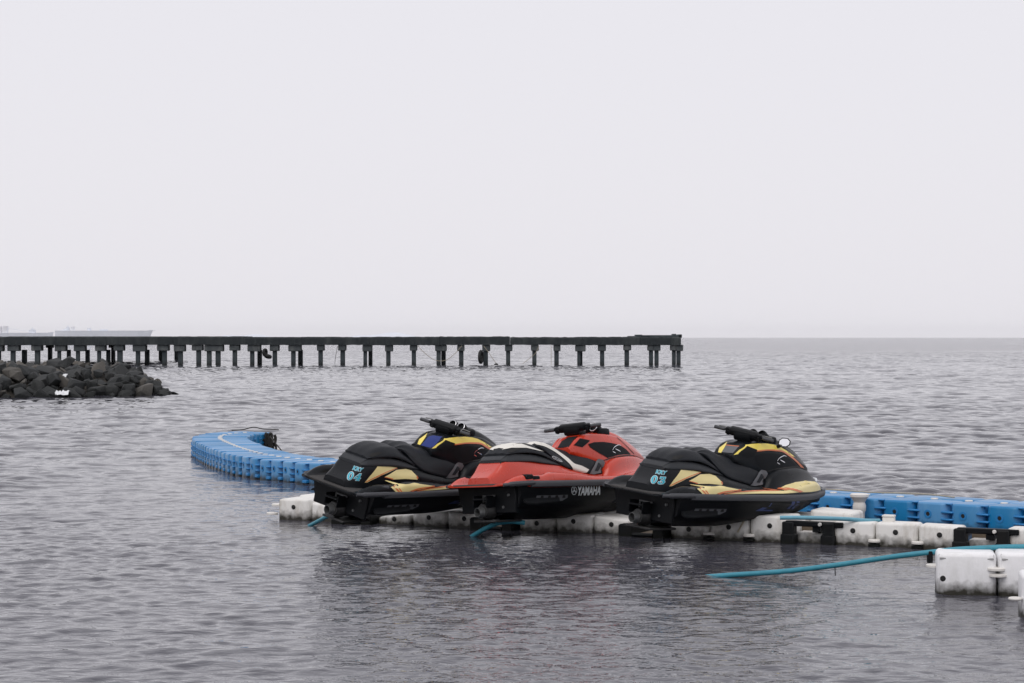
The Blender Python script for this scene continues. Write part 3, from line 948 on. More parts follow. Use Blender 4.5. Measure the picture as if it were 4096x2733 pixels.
# --- the nearer white floats at the right edge
def build_near_dock():
    base = Vector((4.5, 18.8, 0))
    root = empty('white_pontoon', base)
    W = 0.52
    a = R(-10)
    ud = Vector((math.cos(a), math.sin(a), 0)); nd = Vector((-ud.y, ud.x, 0))
    P0 = Vector((3.955, 18.56, 0))                       # left front corner
    def blk(s, L, h, tilt=0.0):
        c = P0 + ud * (s + L / 2) + nd * (W / 2)
        return link('float_block', block_mesh(L, W, h, h, 'white_new', cham=0.04, bev=0.035), root, c - base, a + tilt)
    b1 = blk(0.0, 0.555, 0.385)
    b2 = blk(0.56, 0.555, 0.395, R(0.8))
    b3 = blk(1.12, 0.555, 0.39, R(-0.6))
    link('socket', ring_mesh('near_socket', 0, 0.028, 0.004, 'hole'), b1, (-0.215, -W / 2 + 0.006, 0.15))
    for z, s in ((0.235, 0.0), (0.178, 0.015)):
        link('lug', disc_mesh('near_lug', 0.085, 0.026, 'cap_white', 14), root, P0 + ud * (0.545 + s) + nd * 0.03 + Vector((0, 0, z)) - base)
    link('lug', disc_mesh('near_lug', 0.085, 0.026, 'cap_white', 14), root, P0 + ud * 0.0 + nd * 0.3 + Vector((0, 0, 0.225)) - base)
    # grey plates paint in the shade of corner pockets under the top edge
    for bx_ in (b1, b2):
        for s in (-1, 1):
            link('grip_pocket_shade', plate_mesh('grip_pocket_shade', 0.06, 0.012, 0.02, 'pocket', 0.005), bx_, (s * 0.215, -W / 2 + 0.009, 0.338))
    y0 = 18.54
    # nearer float of the same pontoon, cut by the picture edge
    b4 = link('float_block', block_mesh(0.56, W, 0.37, 0.37, 'white_new', cham=0.04, bev=0.035), root, Vector((4.66, 17.15, 0)) - base, a)
    V, F = [], []
    for i in range(16):
        t = 2 * math.pi * i / 16
        for k in range(8):
            u = 2 * math.pi * k / 8
            rr = 0.042 + 0.018 * math.cos(u)
            V.append((rr * math.cos(t), rr * math.sin(t), 0.014 * math.sin(u)))
    for i in range(16):
        for k in range(8):
            F.append((i * 8 + k, i * 8 + (k + 1) % 8, ((i + 1) % 16) * 8 + (k + 1) % 8, ((i + 1) % 16) * 8 + k))
    link('ring_lug', mesh('ring_lug', V, F, 'cap_white'), b4, (-0.33, -0.20, 0.165))
    link('bracket', mesh('bracket', *box(-0.02, 0.02, -0.05, 0.05, 0.24, 0.36, 0.006, 1), 'black_plastic'), root, Vector((3.99, y0 + 0.47, 0)) - base)
    tag(root, 'bulky white pontoon floats at the lower right edge', 'floating dock')
build_near_dock()

# ------------------------------------------------------------------ hoses
def hose(name, label, pts, r, m, n=8, extra=None):
    P = catmull(pts, n)
    o0 = Vector(P[0])
    o = link(name, mesh(name, *xf(tube(P, r, 12), Matrix.Translation(-o0)), m), None, o0)
    tag(o, label, 'hose')
    return o
h = hose('hose', 'long teal hose rising from the water onto the white pontoon', [(1.86, 20.02, -0.02), (2.2, 19.85, 0.028), (2.69, 19.6, 0.094), (3.14, 19.35, 0.182), (3.69, 19.1, 0.297), (4.03, 18.98, 0.352), (4.3, 18.93, 0.385), (4.85, 18.88, 0.412), (5.7, 18.8, 0.42)], 0.0255, 'hose')
link('tie_tail', mesh('tie_tail', *tube([(1.28, -0.66, 0.185), (1.285, -0.66, 0.10)], 0.005, 5), 'black_plastic'), h)
hose('pipe', 'pale blue pipe lying across the drive-on dock beside the right jet ski', [(3.082, 22.9, 0.322), (3.3, 22.88, 0.325), (3.6, 22.86, 0.32), (3.85, 22.88, 0.308), (4.08, 22.95, 0.285), (4.25, 23.03, 0.277)], 0.024, 'pale_hose')
hose('hose', 'dark teal hose dipping into the water under the left jet ski', [(-2.60, 25.45, -0.02), (-2.42, 25.0, 0.095), (-2.27, 24.62, 0.185), (-2.1, 24.4, 0.22), (-1.9, 24.3, 0.2)], 0.026, 'hose')
hose('hose', 'teal hose bent into the water under the orange jet ski', [(-0.50, 24.05, -0.02), (-0.36, 23.85, 0.085), (-0.24, 23.72, 0.155), (-0.13, 23.62, 0.20), (0.0, 23.58, 0.215), (0.15, 23.6, 0.20)], 0.028, 'hose')

# ------------------------------------------------------------------ jet skis
def loft(xs, rows, sub=3):
    """rows: per station a half section [(y, z), ...] from the outer edge (y>0) to the centre line; mirrored"""
    V, F = [], []
    n = None
    for x, half in zip(xs, rows):
        half3 = [Vector((0, y, z)) for y, z in half]
        if sub > 1: half3 = catmull(half3, sub)
        ring = [(x, -p.y, p.z) for p in half3] + [(x, p.y, p.z) for p in reversed(half3[:-1])]
        n = len(ring)
        V += ring
    for i in range(len(xs) - 1):
        for k in range(n - 1):
            F.append((i * n + k, i * n + k + 1, (i + 1) * n + k + 1, (i + 1) * n + k))
    return V, F, n

def table(xk, cols, xs):
    return [pchip(xk, c, xs) for c in cols]

def ski_geometry():
    G = {}
    # ---- hull below the rail
    xk = [-0.06, 0.3, 1.0, 1.8, 2.3, 2.7, 2.95, 3.14]
    xs = np.linspace(-0.06, 3.14, 34)
    zk, yc, zc, yr = table(xk, [[.03, 0, 0, .02, .07, .16, .25, .36], [.45, .46, .46, .41, .31, .18, .08, .012], [.17, .16, .15, .19, .24, .30, .34, .39], [.52, .545, .565, .56, .47, .32, .17, .02]], xs)
    rows = [[(r, .405), (r - .012 * min(1, r / .3), .34), (c + (r - c) * .45, z + .09 if z < .30 else z + .03), (c, z), (c * .55, z + (k - z) * .5), (0, k)] for k, c, z, r in zip(zk, yc, zc, yr)]
    V, F, n = loft(xs, rows, 2)
    F.append(tuple(range(n)))
    G['hull'] = (V, F)
    # ---- deck tray with gunwales, footwells and bow
    xk = [-.33, -.30, -.22, -.1, .05, .3, .45, .8, 1.3, 1.6, 1.75, 2.0, 2.3, 2.6, 2.9, 3.1, 3.2]
    T = [[.40, .465, .50, .52, .538, .555, .56, .57, .575, .575, .57, .535, .46, .355, .21, .09, .02],      # rail half width
         [.425, .43, .465, .51, .53, .525, .55, .54, .50, .50, .505, .54, .57, .585, .52, .46, .435],      # gunwale crest
         [.18, .27, .33, .365, .385, .40, .40, .40, .40, .40, .40, .37, .31, .225, .12, .05, .01],          # inner point 4
         [.415, .415, .415, .42, .42, .39, .37, .36, .36, .40, .50, .565, .605, .61, .545, .475, .437],
         [.1, .15, .2, .2, .22, .25, .25, .25, .25, .28, .33, .315, .255, .17, .08, .03, .005],             # inner point 5
         [.415, .415, .415, .42, .42, .39, .37, .36, .36, .46, .64, .73, .745, .715, .595, .495, .44],
         [.415, .415, .415, .42, .42, .39, .37, .36, .36, .50, .69, .78, .80, .76, .625, .51, .445]]
    xs = np.concatenate([np.linspace(-.33, -.2, 8), np.linspace(-.17, 1.5, 36), np.linspace(1.55, 3.2, 36)])
    yr, zg, y4, z4, y5, z5, z6 = table(xk, T, xs)
    rows = []
    for i in range(len(xs)):
        w = min(1.0, yr[i] / .3)
        lz = .405 - .027 * min(1, max(0, xs[i] / .1))
        rows.append([(yr[i] - .08 * w, lz - .004), (yr[i] - .01 * w, lz), (yr[i], .428), (yr[i] - .015 * w, zg[i] - .028 if zg[i] > .46 else .432), (yr[i] - .055 * w, zg[i]),
                     (yr[i] - .095 * w, zg[i] - .012), (y4[i], z4[i]), ((y4[i] + y5[i]) / 2, (z4[i] + z5[i]) / 2 + .012 * (xs[i] > 1.6)), (y5[i], z5[i]), (y5[i] * .5, z6[i] - (z6[i] - z5[i]) * .25), (0, z6[i])])
    V, F, n = loft(xs, rows, 2)
    F.append(tuple(range(n)))
    G['deck'] = (V, F)
    # ---- seat base (pedestal)
    xk = [-.24, -.1, .0, .2, .55, .85, 1.15, 1.45, 1.75]
    T = [[.165, .215, .24, .255, .265, .275, .28, .285, .29], [.14, .175, .195, .215, .23, .24, .25, .26, .27], [.505, .60, .705, .715, .68, .655, .60, .55, .54], [.18, .235, .262, .285, .315, .33, .33, .33, .33], [.43, .45, .475, .52, .535, .535, .50, .47, .46]]
    xs = np.linspace(-.24, 1.75, 34)
    ym, yt, zt, yl, zl = table(xk, T, xs)
    rows = [[(yl[i] + .01, .34 if xs[i] > .08 else .412), (yl[i], max(zl[i], .425)), (ym[i], (zl[i] + zt[i]) / 2 + .02), (yt[i], zt[i]), (yt[i] * .6, zt[i] + .004), (0, zt[i] + .004)] for i in range(len(xs))]
    V, F, n = loft(xs, rows, 3)
    F.append(tuple(range(n)))
    G['seat_base'] = (V, F)
    # ---- seat: tail skirt, rear cushion, front saddle
    xk = [-.03, .0, .08, .2, .4, .6, .8, .96]
    T = [[.19, .205, .222, .238, .252, .258, .262, .255], [.692, .69, .69, .694, .692, .672, .652, .63], [.715, .745, .772, .782, .778, .755, .71, .66], [.15, .165, .175, .185, .19, .195, .20, .20]]
    xs = np.linspace(-.03, .96, 28)
    yb, zb, z1, yi = table(xk, T, xs)
    rows = [[(yb[i] - .03, zb[i] - .012), (yb[i], zb[i] - .006), (yb[i] + .006, zb[i] + .012), (yb[i] - .008, zb[i] + .5 * (z1[i] - zb[i])), (yb[i] - .03, z1[i] - .008), (yi[i], z1[i]), (0, z1[i] + .002)] for i in range(len(xs))]
    V, F, n = loft(xs, rows, 2)
    F.append(tuple(range(n))); F.append(tuple(len(V) - n + k for k in range(n)))
    G['seat_tail'] = (V, F)
    xk = [.055, .09, .14, .22, .34, .46, .58, .70, .82, .93]
    T = [[.80, .835, .868, .898, .918, .915, .892, .85, .785, .70], [.776, .782, .79, .797, .80, .795, .775, .74, .695, .645], [.185, .202, .215, .225, .235, .24, .245, .248, .25, .245], [.10, .12, .135, .145, .15, .15, .145, .14, .14, .14]]
    xs = np.linspace(.055, .93, 28)
    zt, zb, yb, ys = table(xk, T, xs)
    rows = []
    for i in range(len(xs)):
        h = zt[i] - zb[i]
        rows.append([(yb[i] - .05, zb[i] - .012), (yb[i] - .004, zb[i] - .008), (yb[i] + .004, zb[i] + .006), (yb[i] - .012, zb[i] + .32 * h), (ys[i] + .045, zb[i] + .62 * h), (ys[i] + .005, zt[i] - .10 * h), (ys[i] * .55, zt[i] - .008), (0, zt[i])])
    V, F, n = loft(xs, rows, 2)
    F.append(tuple(range(n))); F.append(tuple(len(V) - n + k for k in range(n)))
    G['seat_cushion'] = (V, F)
    xk = [.56, .62, .69, .77, .86, .96, 1.06, 1.16, 1.28, 1.42, 1.56, 1.66]
    T = [[.885, .912, .93, .936, .925, .893, .86, .845, .845, .85, .83, .77],
         [.870, .862, .83, .765, .69, .635, .603, .582, .56, .538, .53, .54],
         [.145, .165, .195, .225, .255, .272, .278, .281, .285, .29, .29, .288],
         [.125, .135, .15, .165, .178, .185, .19, .20, .215, .228, .235, .24],
         [.09, .095, .10, .10, .098, .095, .092, .095, .105, .12, .13, .13]]
    xs = np.linspace(.56, 1.66, 40)
    zt, zb, yb, ym, ys = table(xk, T, xs)
    rows = []
    for i in range(len(xs)):
        h = zt[i] - zb[i]
        rows.append([(yb[i] - .04, zb[i] - .016), (yb[i] - .002, zb[i] - .008), (yb[i] + .007, zb[i] + .012), (yb[i] - .004, zb[i] + .16 * h), ((yb[i] + ym[i]) / 2 + .012, zb[i] + .36 * h), (ym[i], zb[i] + .62 * h), (ys[i] + .03, zt[i] - .14 * h), (ys[i] * .7, zt[i] - .016), (0, zt[i])])
    V, F, n = loft(xs, rows, 2)
    F.append(tuple(range(n))); F.append(tuple(len(V) - n + k for k in range(n)))
    G['saddle'] = (V, F)
    # ---- cowl
    xk = [1.20, 1.28, 1.38, 1.55, 1.75, 1.9, 2.0, 2.15, 2.35, 2.55, 2.70, 2.80]
    T = [[.868, .94, 1.0, 1.03, 1.045, 1.075, 1.085, 1.06, .99, .895, .80, .725],      # centre
         [.14, .155, .165, .17, .175, .175, .172, .165, .145, .115, .08, .03],             # ridge half width
         [.862, .925, .985, 1.02, 1.028, 1.022, 1.01, .985, .92, .84, .765, .715],          # ridge height
         [.17, .19, .205, .225, .24, .245, .245, .232, .20, .155, .11, .045],               # side mid
         [.845, .87, .89, .90, .885, .875, .87, .86, .825, .775, .735, .70],
         [.18, .2, .22, .245, .268, .27, .268, .25, .21, .16, .11, .04],                    # lower edge
         [.80, .78, .74, .68, .64, .66, .68, .69, .685, .67, .66, .66]]
    xs = np.linspace(1.20, 2.80, 40)
    zt, yg, zg, ym, zm, yb, zb = table(xk, T, xs)
    rows = []
    for i in range(len(xs)):
        rows.append([(yb[i] - .03, zb[i] - .04), (yb[i], zb[i]), (ym[i], zm[i]), (yg[i] + .03 * min(1, yg[i] / .1), zg[i] - .045), (yg[i], zg[i]), (yg[i] * .72, zg[i] + (zt[i] - zg[i]) * .12 - .006), (yg[i] * .5, zg[i] + (zt[i] - zg[i]) * .75), (0, zt[i])])
    V, F, n = loft(xs, rows, 3)
    F.append(tuple(range(n))); F.append(tuple(len(V) - n + k for k in range(n)))
    G['cowl'] = (V, F)
    # ---- rail bumper all round from the stern quarter over the bow
    px = np.concatenate([np.linspace(.07, 2.6, 36), np.linspace(2.65, 3.2, 22)])
    py = pchip([-.33, -.30, -.22, -.1, .05, .3, .45, .8, 1.3, 1.6, 1.75, 2.0, 2.3, 2.6, 2.9, 3.1, 3.2], [.40, .465, .50, .52, .538, .555, .56, .57, .575, .575, .57, .535, .46, .355, .21, .09, .02], px)
    path = [Vector((a, -b, 0)) for a, b in zip(px, py)] + [Vector((a, b, 0)) for a, b in zip(px[::-1], py[::-1])]
    prof = [(-.03, .38), (.008, .38), (.024, .39), (.028, .42), (.024, .445), (.008, .458), (-.03, .458)]
    V, F = [], []
    m = len(prof)
    for i, p in enumerate(path):
        t = (path[min(i + 1, len(path) - 1)] - path[max(i - 1, 0)]).normalized()
        nr = Vector((t.y, -t.x, 0))
        for o_, z in prof:
            V.append(p + nr * o_ + Vector((0, 0, z)))
    for i in range(len(path) - 1):
        for k in range(m - 1):
            F.append((i * m + k, i * m + k + 1, (i + 1) * m + k + 1, (i + 1) * m + k))
    F.append(tuple(range(m))); F.append(tuple(len(V) - m + k for k in range(m)))
    G['rail'] = (V, F)
    return G

SKI = ski_geometry()

def bvh_of(*names):
    V, F = merge(*[SKI[n] for n in names])
    return BVHTree.FromPolygons([tuple(v) for v in V], F)

BVH_SIDE = bvh_of('hull', 'deck', 'seat_base', 'seat_tail', 'seat_cushion', 'saddle', 'cowl')
BVH_HULL = bvh_of('hull')
BVH_BASE = bvh_of('seat_base', 'deck')
BVH_PED = bvh_of('seat_base')
BVH_SEAT = bvh_of('seat_tail', 'seat_cushion', 'saddle')
BVH_COWL = bvh_of('cowl')

def project(bm, bvh, off, side=-1, quarter=False):
    """lay a flat (x, 0, z) sheet onto the craft from its side, or (u, 0, z) from its rear quarter"""
    q = 0.70710678
    for v in bm.verts:
        if quarter:
            b = Vector((v.co.x * q, v.co.x * q * side, v.co.z))
            d = Vector((q, -side * q, 0))
            hit = bvh.ray_cast(b - d * 4, d)
            if hit[0] is None: hit = bvh.find_nearest(b)
            nrm = hit[1]
            if nrm.dot(d) > 0: nrm = -nrm
            v.co = hit[0] + (nrm * 0.6 - d * 0.4).normalized() * off
            continue
        hit = bvh.ray_cast(Vector((v.co.x, 2.0 * side, v.co.z)), Vector((0, -side, 0)))
        if hit[0] is None:
            hit = bvh.find_nearest(Vector((v.co.x, 0.4 * side, v.co.z)))
        nrm = hit[1]
        if nrm.y * side < 0: nrm = -nrm
        v.co = hit[0] + (nrm * 0.6 + Vector((0, side, 0)) * 0.4).normalized() * off

def decal(name, poly, bvh, m, parent, off=0.004, cut=0.05, both=True, quarter=False):
    objs = []
    for side in ((-1, 1) if both else (-1,)):
        bm = bmesh.new()
        pts = [(p[0], 0, p[1]) for p in poly]
        vs = [bm.verts.new(p) for p in pts]
        f = bm.faces.new(vs)
        bmesh.ops.triangulate(bm, faces=[f])
        for _ in range(5):
            es = [e for e in bm.edges if e.calc_length() > cut]
            if not es: break
            bmesh.ops.subdivide_edges(bm, edges=es, cuts=1)
            bmesh.ops.triangulate(bm, faces=bm.faces[:])
        project(bm, bvh, off, side, quarter)
        me = bm_mesh(name, bm, m, sharp=70)
        objs.append(link(name, me, parent))
    return objs

def strip(name, top, bot, bvh, m, parent, off=0.005, n=30, rows=3, both=True, quarter=False):
    """band between two side-view curves (x, z)"""
    def res(c):
        P = catmull([(a, 0, b) for a, b in c], 8)
        s = [0.0]
        for a, b in zip(P[:-1], P[1:]): s.append(s[-1] + (b - a).length)
        s = np.array(s) / s[-1]
        t = np.linspace(0, 1, n + 1)
        return np.interp(t, s, [p.x for p in P]), np.interp(t, s, [p.z for p in P])
    ax, az = res(top); bx_, bz = res(bot)
    for side in ((-1, 1) if both else (-1,)):
        bm = bmesh.new()
        grid = []
        for i in range(n + 1):
            grid.append([bm.verts.new((ax[i] + (bx_[i] - ax[i]) * k / rows, 0, az[i] + (bz[i] - az[i]) * k / rows)) for k in range(rows + 1)])
        for i in range(n):
            for k in range(rows):
                bm.faces.new((grid[i][k], grid[i + 1][k], grid[i + 1][k + 1], grid[i][k + 1]))
        project(bm, bvh, off, side, quarter)
        link(name, bm_mesh(name, bm, m, sharp=70), parent)

def text_geo(body, size, bold, shear=0.0, xscale=1.0):
    cu = bpy.data.curves.new('lettering', 'FONT')
    cu.body = body
    cu.size = size
    cu.offset = bold
    cu.shear = shear
    cu.fill_mode = 'FRONT'
    cu.resolution_u = 3
    ob = bpy.data.objects.new('lettering', cu)
    C.objects.link(ob)
    dg = bpy.context.evaluated_depsgraph_get()
    me = ob.evaluated_get(dg).to_mesh()
    V = [(v.co.x * xscale, v.co.y) for v in me.vertices]
    F = [tuple(p.vertices) for p in me.polygons]
    bpy.data.objects.remove(ob)
    bpy.data.curves.remove(cu)
    return V, F

def flat_decal(name, VF, origin, ux, uz, bvh, m, parent, off, shift=(0, 0), quarter=False):
    """2-D shape (u, v) laid on the starboard side at side-view origin; ux / uz: side-view directions of u and v"""
    V, F = VF
    bm = bmesh.new()
    vs = [bm.verts.new((origin[0] + (u + shift[0]) * ux[0] + (v + shift[1]) * uz[0], 0, origin[1] + (u + shift[0]) * ux[1] + (v + shift[1]) * uz[1])) for u, v in V]
    for f in F:
        try: bm.faces.new([vs[i] for i in f])
        except ValueError: pass
    bmesh.ops.triangulate(bm, faces=bm.faces[:])
    for _ in range(3):
        es = [e for e in bm.edges if e.calc_length() > 0.05]
        if not es: break
        bmesh.ops.subdivide_edges(bm, edges=es, cuts=1)
        bmesh.ops.triangulate(bm, faces=bm.faces[:])
    project(bm, bvh, off, -1, quarter)
    return link(name, bm_mesh(name, bm, m, sharp=70), parent)

def glyph_poly(polys):
    """list of (outer polygon, [holes]) as triangulated 2-D mesh"""
    V, F = [], []
    bm = bmesh.new()
    for outer, holes in polys:
        edges = []
        for loop in [outer] + holes:
            vs = [bm.verts.new((x, y, 0)) for x, y in loop]
            for i in range(len(vs)): edges.append(bm.edges.new((vs[i], vs[(i + 1) % len(vs)])))
        bmesh.ops.triangle_fill(bm, edges=edges, use_beauty=True)
    bm.verts.index_update()
    V = [(v.co.x, v.co.y) for v in bm.verts]; F = [tuple(v.index for v in f.verts) for f in bm.faces]
    bm.free()
    return V, F

def ellipse(cx, cy, rx, ry, n=18):
    return [(cx + rx * math.cos(2 * math.pi * k / n), cy + ry * math.sin(2 * math.pi * k / n)) for k in range(n)]

def digit(ch, grow=0.0):
    g = grow
    if ch == '0':
        return [(ellipse(.5, .5, .36 + g, .5 + g, 22), [ellipse(.5, .5, max(.03, .13 - g), max(.06, .36 - g), 16)])]
    if ch == '3':
        out = [(.13, .98), (.82, .98), (.86, .72), (.66, .57), (.88, .46), (.94, .26), (.82, .06), (.52, -.02), (.22, .02), (.06, .14), (.08, .33), (.30, .36), (.38, .25), (.36, .13), (.48, .10), (.60, .16),
               (.64, .30), (.56, .42), (.34, .43), (.34, .55), (.52, .62), (.60, .74), (.55, .86), (.38, .84), (.30, .70), (.13, .70)]
    else:
        out = [(.50, 1.0), (.76, 1.0), (.76, .40), (.92, .40), (.92, .24), (.76, .24), (.76, .10), (.88, .10), (.88, 0.0), (.38, 0.0), (.38, .10), (.50, .10), (.50, .24), (.04, .24), (.04, .38)]
    if g:
        cx = sum(p[0] for p in out) / len(out); cy = sum(p[1] for p in out) / len(out)
        n = len(out); o2 = []
        area = sum(out[i][0] * out[(i + 1) % n][1] - out[(i + 1) % n][0] * out[i][1] for i in range(n))
        sg = 1 if area > 0 else -1
        for i in range(n):
            a = Vector(out[i - 1]); b = Vector(out[i]); c = Vector(out[(i + 1) % n])
            d = ((b - a).normalized() + (c - b).normalized())
            d = d.normalized() if d.length > 1e-4 else (b - a).normalized()
            o2.append((b.x + d.y * g * sg, b.y - d.x * g * sg))
        out = o2
    holes = []
    if ch == '4' : holes = [[(.50, .76 - g), (.50, .40 + g), (.24 + g, .40 + g)]]
    return [(out, holes)]

def make_ski(label, origin, yaw, roll, pitch, scheme, number=None, bar=None, gauges=None):
    root = empty('jet_ski', origin)
    a, r, p = R(yaw), R(roll), R(pitch)
    Rm = Matrix.Rotation(a, 3, 'Z') @ Matrix.Rotation(-p, 3, 'Y') @ Matrix.Rotation(r, 3, 'X')
    root.rotation_euler = Rm.to_euler()
    tag(root, label, 'jet ski', 'jet skis parked on the drive-on dock')
    red = scheme == 'red'
    paint = 'red_gel' if red else 'black_gel'
    def part(name, geo, m, parent=root, sharp=40, sm=True):
        return link(name, mesh(name, geo[0], geo[1], m, smooth=sm, sharp=sharp), parent)
    hull = part('hull', SKI['hull'], 'hull_black', sharp=50)
    deck = part('deck', SKI['deck'], paint, sharp=50)
    base = part('seat_base', SKI['seat_base'], paint, sharp=50)
    seat = part('saddle', SKI['saddle'], 'vinyl', sharp=32)
    part('rear_cushion', SKI['seat_cushion'], 'vinyl', sharp=32)
    part('seat_tail', SKI['seat_tail'], 'vinyl_grey', sharp=32)
    cowl = part('cowl', SKI['cowl'], paint, sharp=38)
    part('bumper_rail', SKI['rail'], 'rubber', sharp=50)
    # stern quarter trims and traction mat
    for s in (-1, 1):
        v, f = tube(catmull([(-.31, .455 * s, .415), (-.18, .512 * s, .425), (-.02, .538 * s, .43), (.12, .556 * s, .435)], 6), [.02] * 4 + [.03] * 14 + [.025], 8)
        part('stern_trim', (v, f), 'rubber')
        if red:
            part('broken_pad', merge(box(.0, .13, .49 * s - .05, .49 * s + .045, .47, .535, .014, 1), box(.11, .24, .50 * s - .045, .50 * s + .045, .462, .515, .014, 1)), 'black_plastic')
        else:
            part('corner_pad', tube(catmull([(-.16, .475 * s, .445), (-.06, .485 * s, .478), (.06, .495 * s, .497), (.17, .51 * s, .50)], 5), [.008] + [.026] * 14 + [.01], 8), 'rubber')
    part('platform_mat', box(-.305, -.02, -.38, .38, .40, .434, .012, 1), 'mat_grey')
    if red:
        for s in (-1, 1):
            part('footwell_mat', box(.05, 1.55, .345 * s - .04, .345 * s + .04, .36, .41, .01, 1), 'mat_grey')
    # transom: pump, nozzle, brackets, ride plate, fins
    tr = part('transom_plate', box(-.085, -.055, -.44, .44, .09, .405, .01, 1), 'black_plastic')
    part('pump_housing', xf(merge(lathe([(.115, 0), (.115, .05), (.095, .09), (.08, .13)], 20)), axis_matrix((-.06, 0, .125), (-1, 0, 0))), 'pump')
    nz = part('jet_nozzle', xf(lathe([(.075, 0), (.062, .07), (.055, .115), (.050, .115), (.045, .02)], 20), axis_matrix((-.14, .015, .11), (-1, .10, -.05))), 'alu')
    part('reverse_gate', merge(box(-.24, -.08, -.11, -.095, .16, .30, .006, 1), box(-.24, -.08, .095, .11, .16, .30, .006, 1), box(-.25, -.19, -.10, .10, .245, .27, .006, 1)), 'black_plastic')
    part('gate_bracket', merge(box(-.115, -.095, -.13, .07, .285, .305, .004, 1), box(-.115, -.095, .045, .07, .21, .29, .004, 1)), 'alu')
    part('ride_plate', box(-.16, .30, -.18, .18, -.015, .012, .006, 1), 'pump')
    part('tow_hook', xf(lathe([(.02, 0), (.02, .02), (.012, .03)], 10), axis_matrix((-.075, -.33, .30), (-1, 0, 0))), 'alu')
    part('drain_plug', xf(lathe([(.02, 0), (.016, .02)], 10), axis_matrix((-.075, -.24, .16), (-1, 0, 0))), 'alu')
    for s in (-1, 1):
        V = [(.15, .50 * s, .26), (.6, .51 * s, .26), (.55, .56 * s, .22), (.10, .57 * s, .20), (-.02, .565 * s, .205), (-.02, .50 * s, .25),
             (.15, .50 * s, .22), (.6, .51 * s, .22), (.55, .56 * s, .205), (.10, .57 * s, .185), (-.02, .565 * s, .19), (-.02, .50 * s, .21)]
        F = [tuple(range(6)), tuple(range(11, 5, -1))] + [(i, (i + 1) % 6, 6 + (i + 1) % 6, 6 + i) for i in range(6)]
        part('sponson', (V, F), 'black_plastic', sm=False)
    # hull side vents
    if True:
        gr = decal('side_vent', [(.20, .215), (.66, .215), (.745, .25), (.735, .285), (.20, .285)], BVH_HULL, 'grey_plastic', hull, 0.004)
        for k in range(4):
            x = .27 + .125 * k
            decal('vent_slot', [(x, .25), (x + .055, .25), (x + .04, .282), (x + .0, .282)], BVH_HULL, 'hole', hull, 0.008)
    # foot-step panel beside the cowl
    decal('step_panel', [(1.40, .535), (1.60, .70), (1.625, .715), (1.70, .705), (1.735, .67), (1.70, .60), (1.62, .545), (1.5, .53)], BVH_SIDE, 'step_grey', base, 0.012)
    decal('step_slot', [(1.50, .565), (1.60, .665), (1.63, .66), (1.645, .63), (1.56, .56)], BVH_SIDE, 'vinyl', base, 0.018)
    # grab slot at the rear of the cushion, piping along the saddle edge
    decal('grab_slot', [(.085, .802), (.13, .838), (.22, .856), (.27, .85), (.22, .826), (.12, .80)], BVH_SEAT, 'hole', seat, 0.004, cut=.03)
    # gauges on the cowl
    pod = part('gauge_pod', xf(box(-.06, .14, -.16, .16, -.06, .05, .035, 2), Matrix.Translation((1.86, 0, 1.055))), 'black_plastic')
    for s in (-1, 1):
        gm = axis_matrix((1.81, .072 * s, 1.10), (-.86, 0, .5))
        part('gauge', xf(lathe([(.062, -.07), (.066, .02), (.060, .035), (.052, .035), (.050, .012)], 20), gm), 'black_plastic', pod)
        V, F = [], []
        if not (scheme == '03'):
            V, F = tube([gm @ Vector((.056 * math.cos(t), .056 * math.sin(t), .037)) for t in np.linspace(0, 2 * math.pi, 22)], .005, 6)
            part('gauge_ring', (V, F), 'chrome', pod)
    # handlebar
    Lp, Rp = Vector(bar[0]), Vector(bar[1])
    cen = (Lp + Rp) / 2; ax = (Rp - Lp).normalized(); ln = (Rp - Lp).length
    hb = part('handlebar', tube([Lp + ax * .02, cen - ax * .1, cen + ax * .1, Rp - ax * .02], .013, 8), 'black_plastic')
    part('grip', tube([Lp, Lp + ax * .004, Lp + ax * .13, Lp + ax * .135], [.019, .0225, .0215, .017], 10), 'rubber', hb)
    part('grip', tube([Rp, Rp - ax * .004, Rp - ax * .13, Rp - ax * .135], [.019, .0225, .0215, .017], 10), 'rubber', hb)
    upv = Vector((-.35, 0, 1)); upv = (upv - ax * upv.dot(ax)).normalized(); fw = ax.cross(upv)
    if fw.x < 0: fw = -fw
    def oriented(b, c):
        return xf(b, Matrix.Translation(c) @ Matrix((ax, fw, upv)).transposed().to_4x4())
    for q, s in ((Lp + ax * .185, 1), (Rp - ax * .185, -1)):
        part('switch_box', oriented(merge(box(-.04, .04, -.03, .035, -.045, .035, .012, 2), box(-.02, .02, -.04, -.02, -.05, .01, .006, 1)), q), 'black_plastic', hb)
        part('lever', tube(catmull([q + fw * .04, q + fw * .075 - ax * s * .06, q + fw * .07 - ax * s * .15], 4), .007, 6), 'alu', hb)
    part('bar_pad', oriented(merge(box(-.18, .18, -.06, .06, -.045, .055, .035, 3), box(-.11, .11, -.075, .07, -.085, .03, .035, 2)), cen), 'black_plastic', hb)
    part('steering_column', tube([cen - upv * .01, cen - upv * .08 + fw * .03, Vector((1.60, 0, 1.0))], [.06, .085, .10], 12), 'black_plastic', hb)
    # bow eye and nose guard
    part('nose_guard', tube(catmull([(2.96, -.15, .462), (3.12, -.075, .462), (3.195, 0, .462), (3.12, .075, .462), (2.96, .15, .462)], 6), .028, 8), 'grey_plastic')
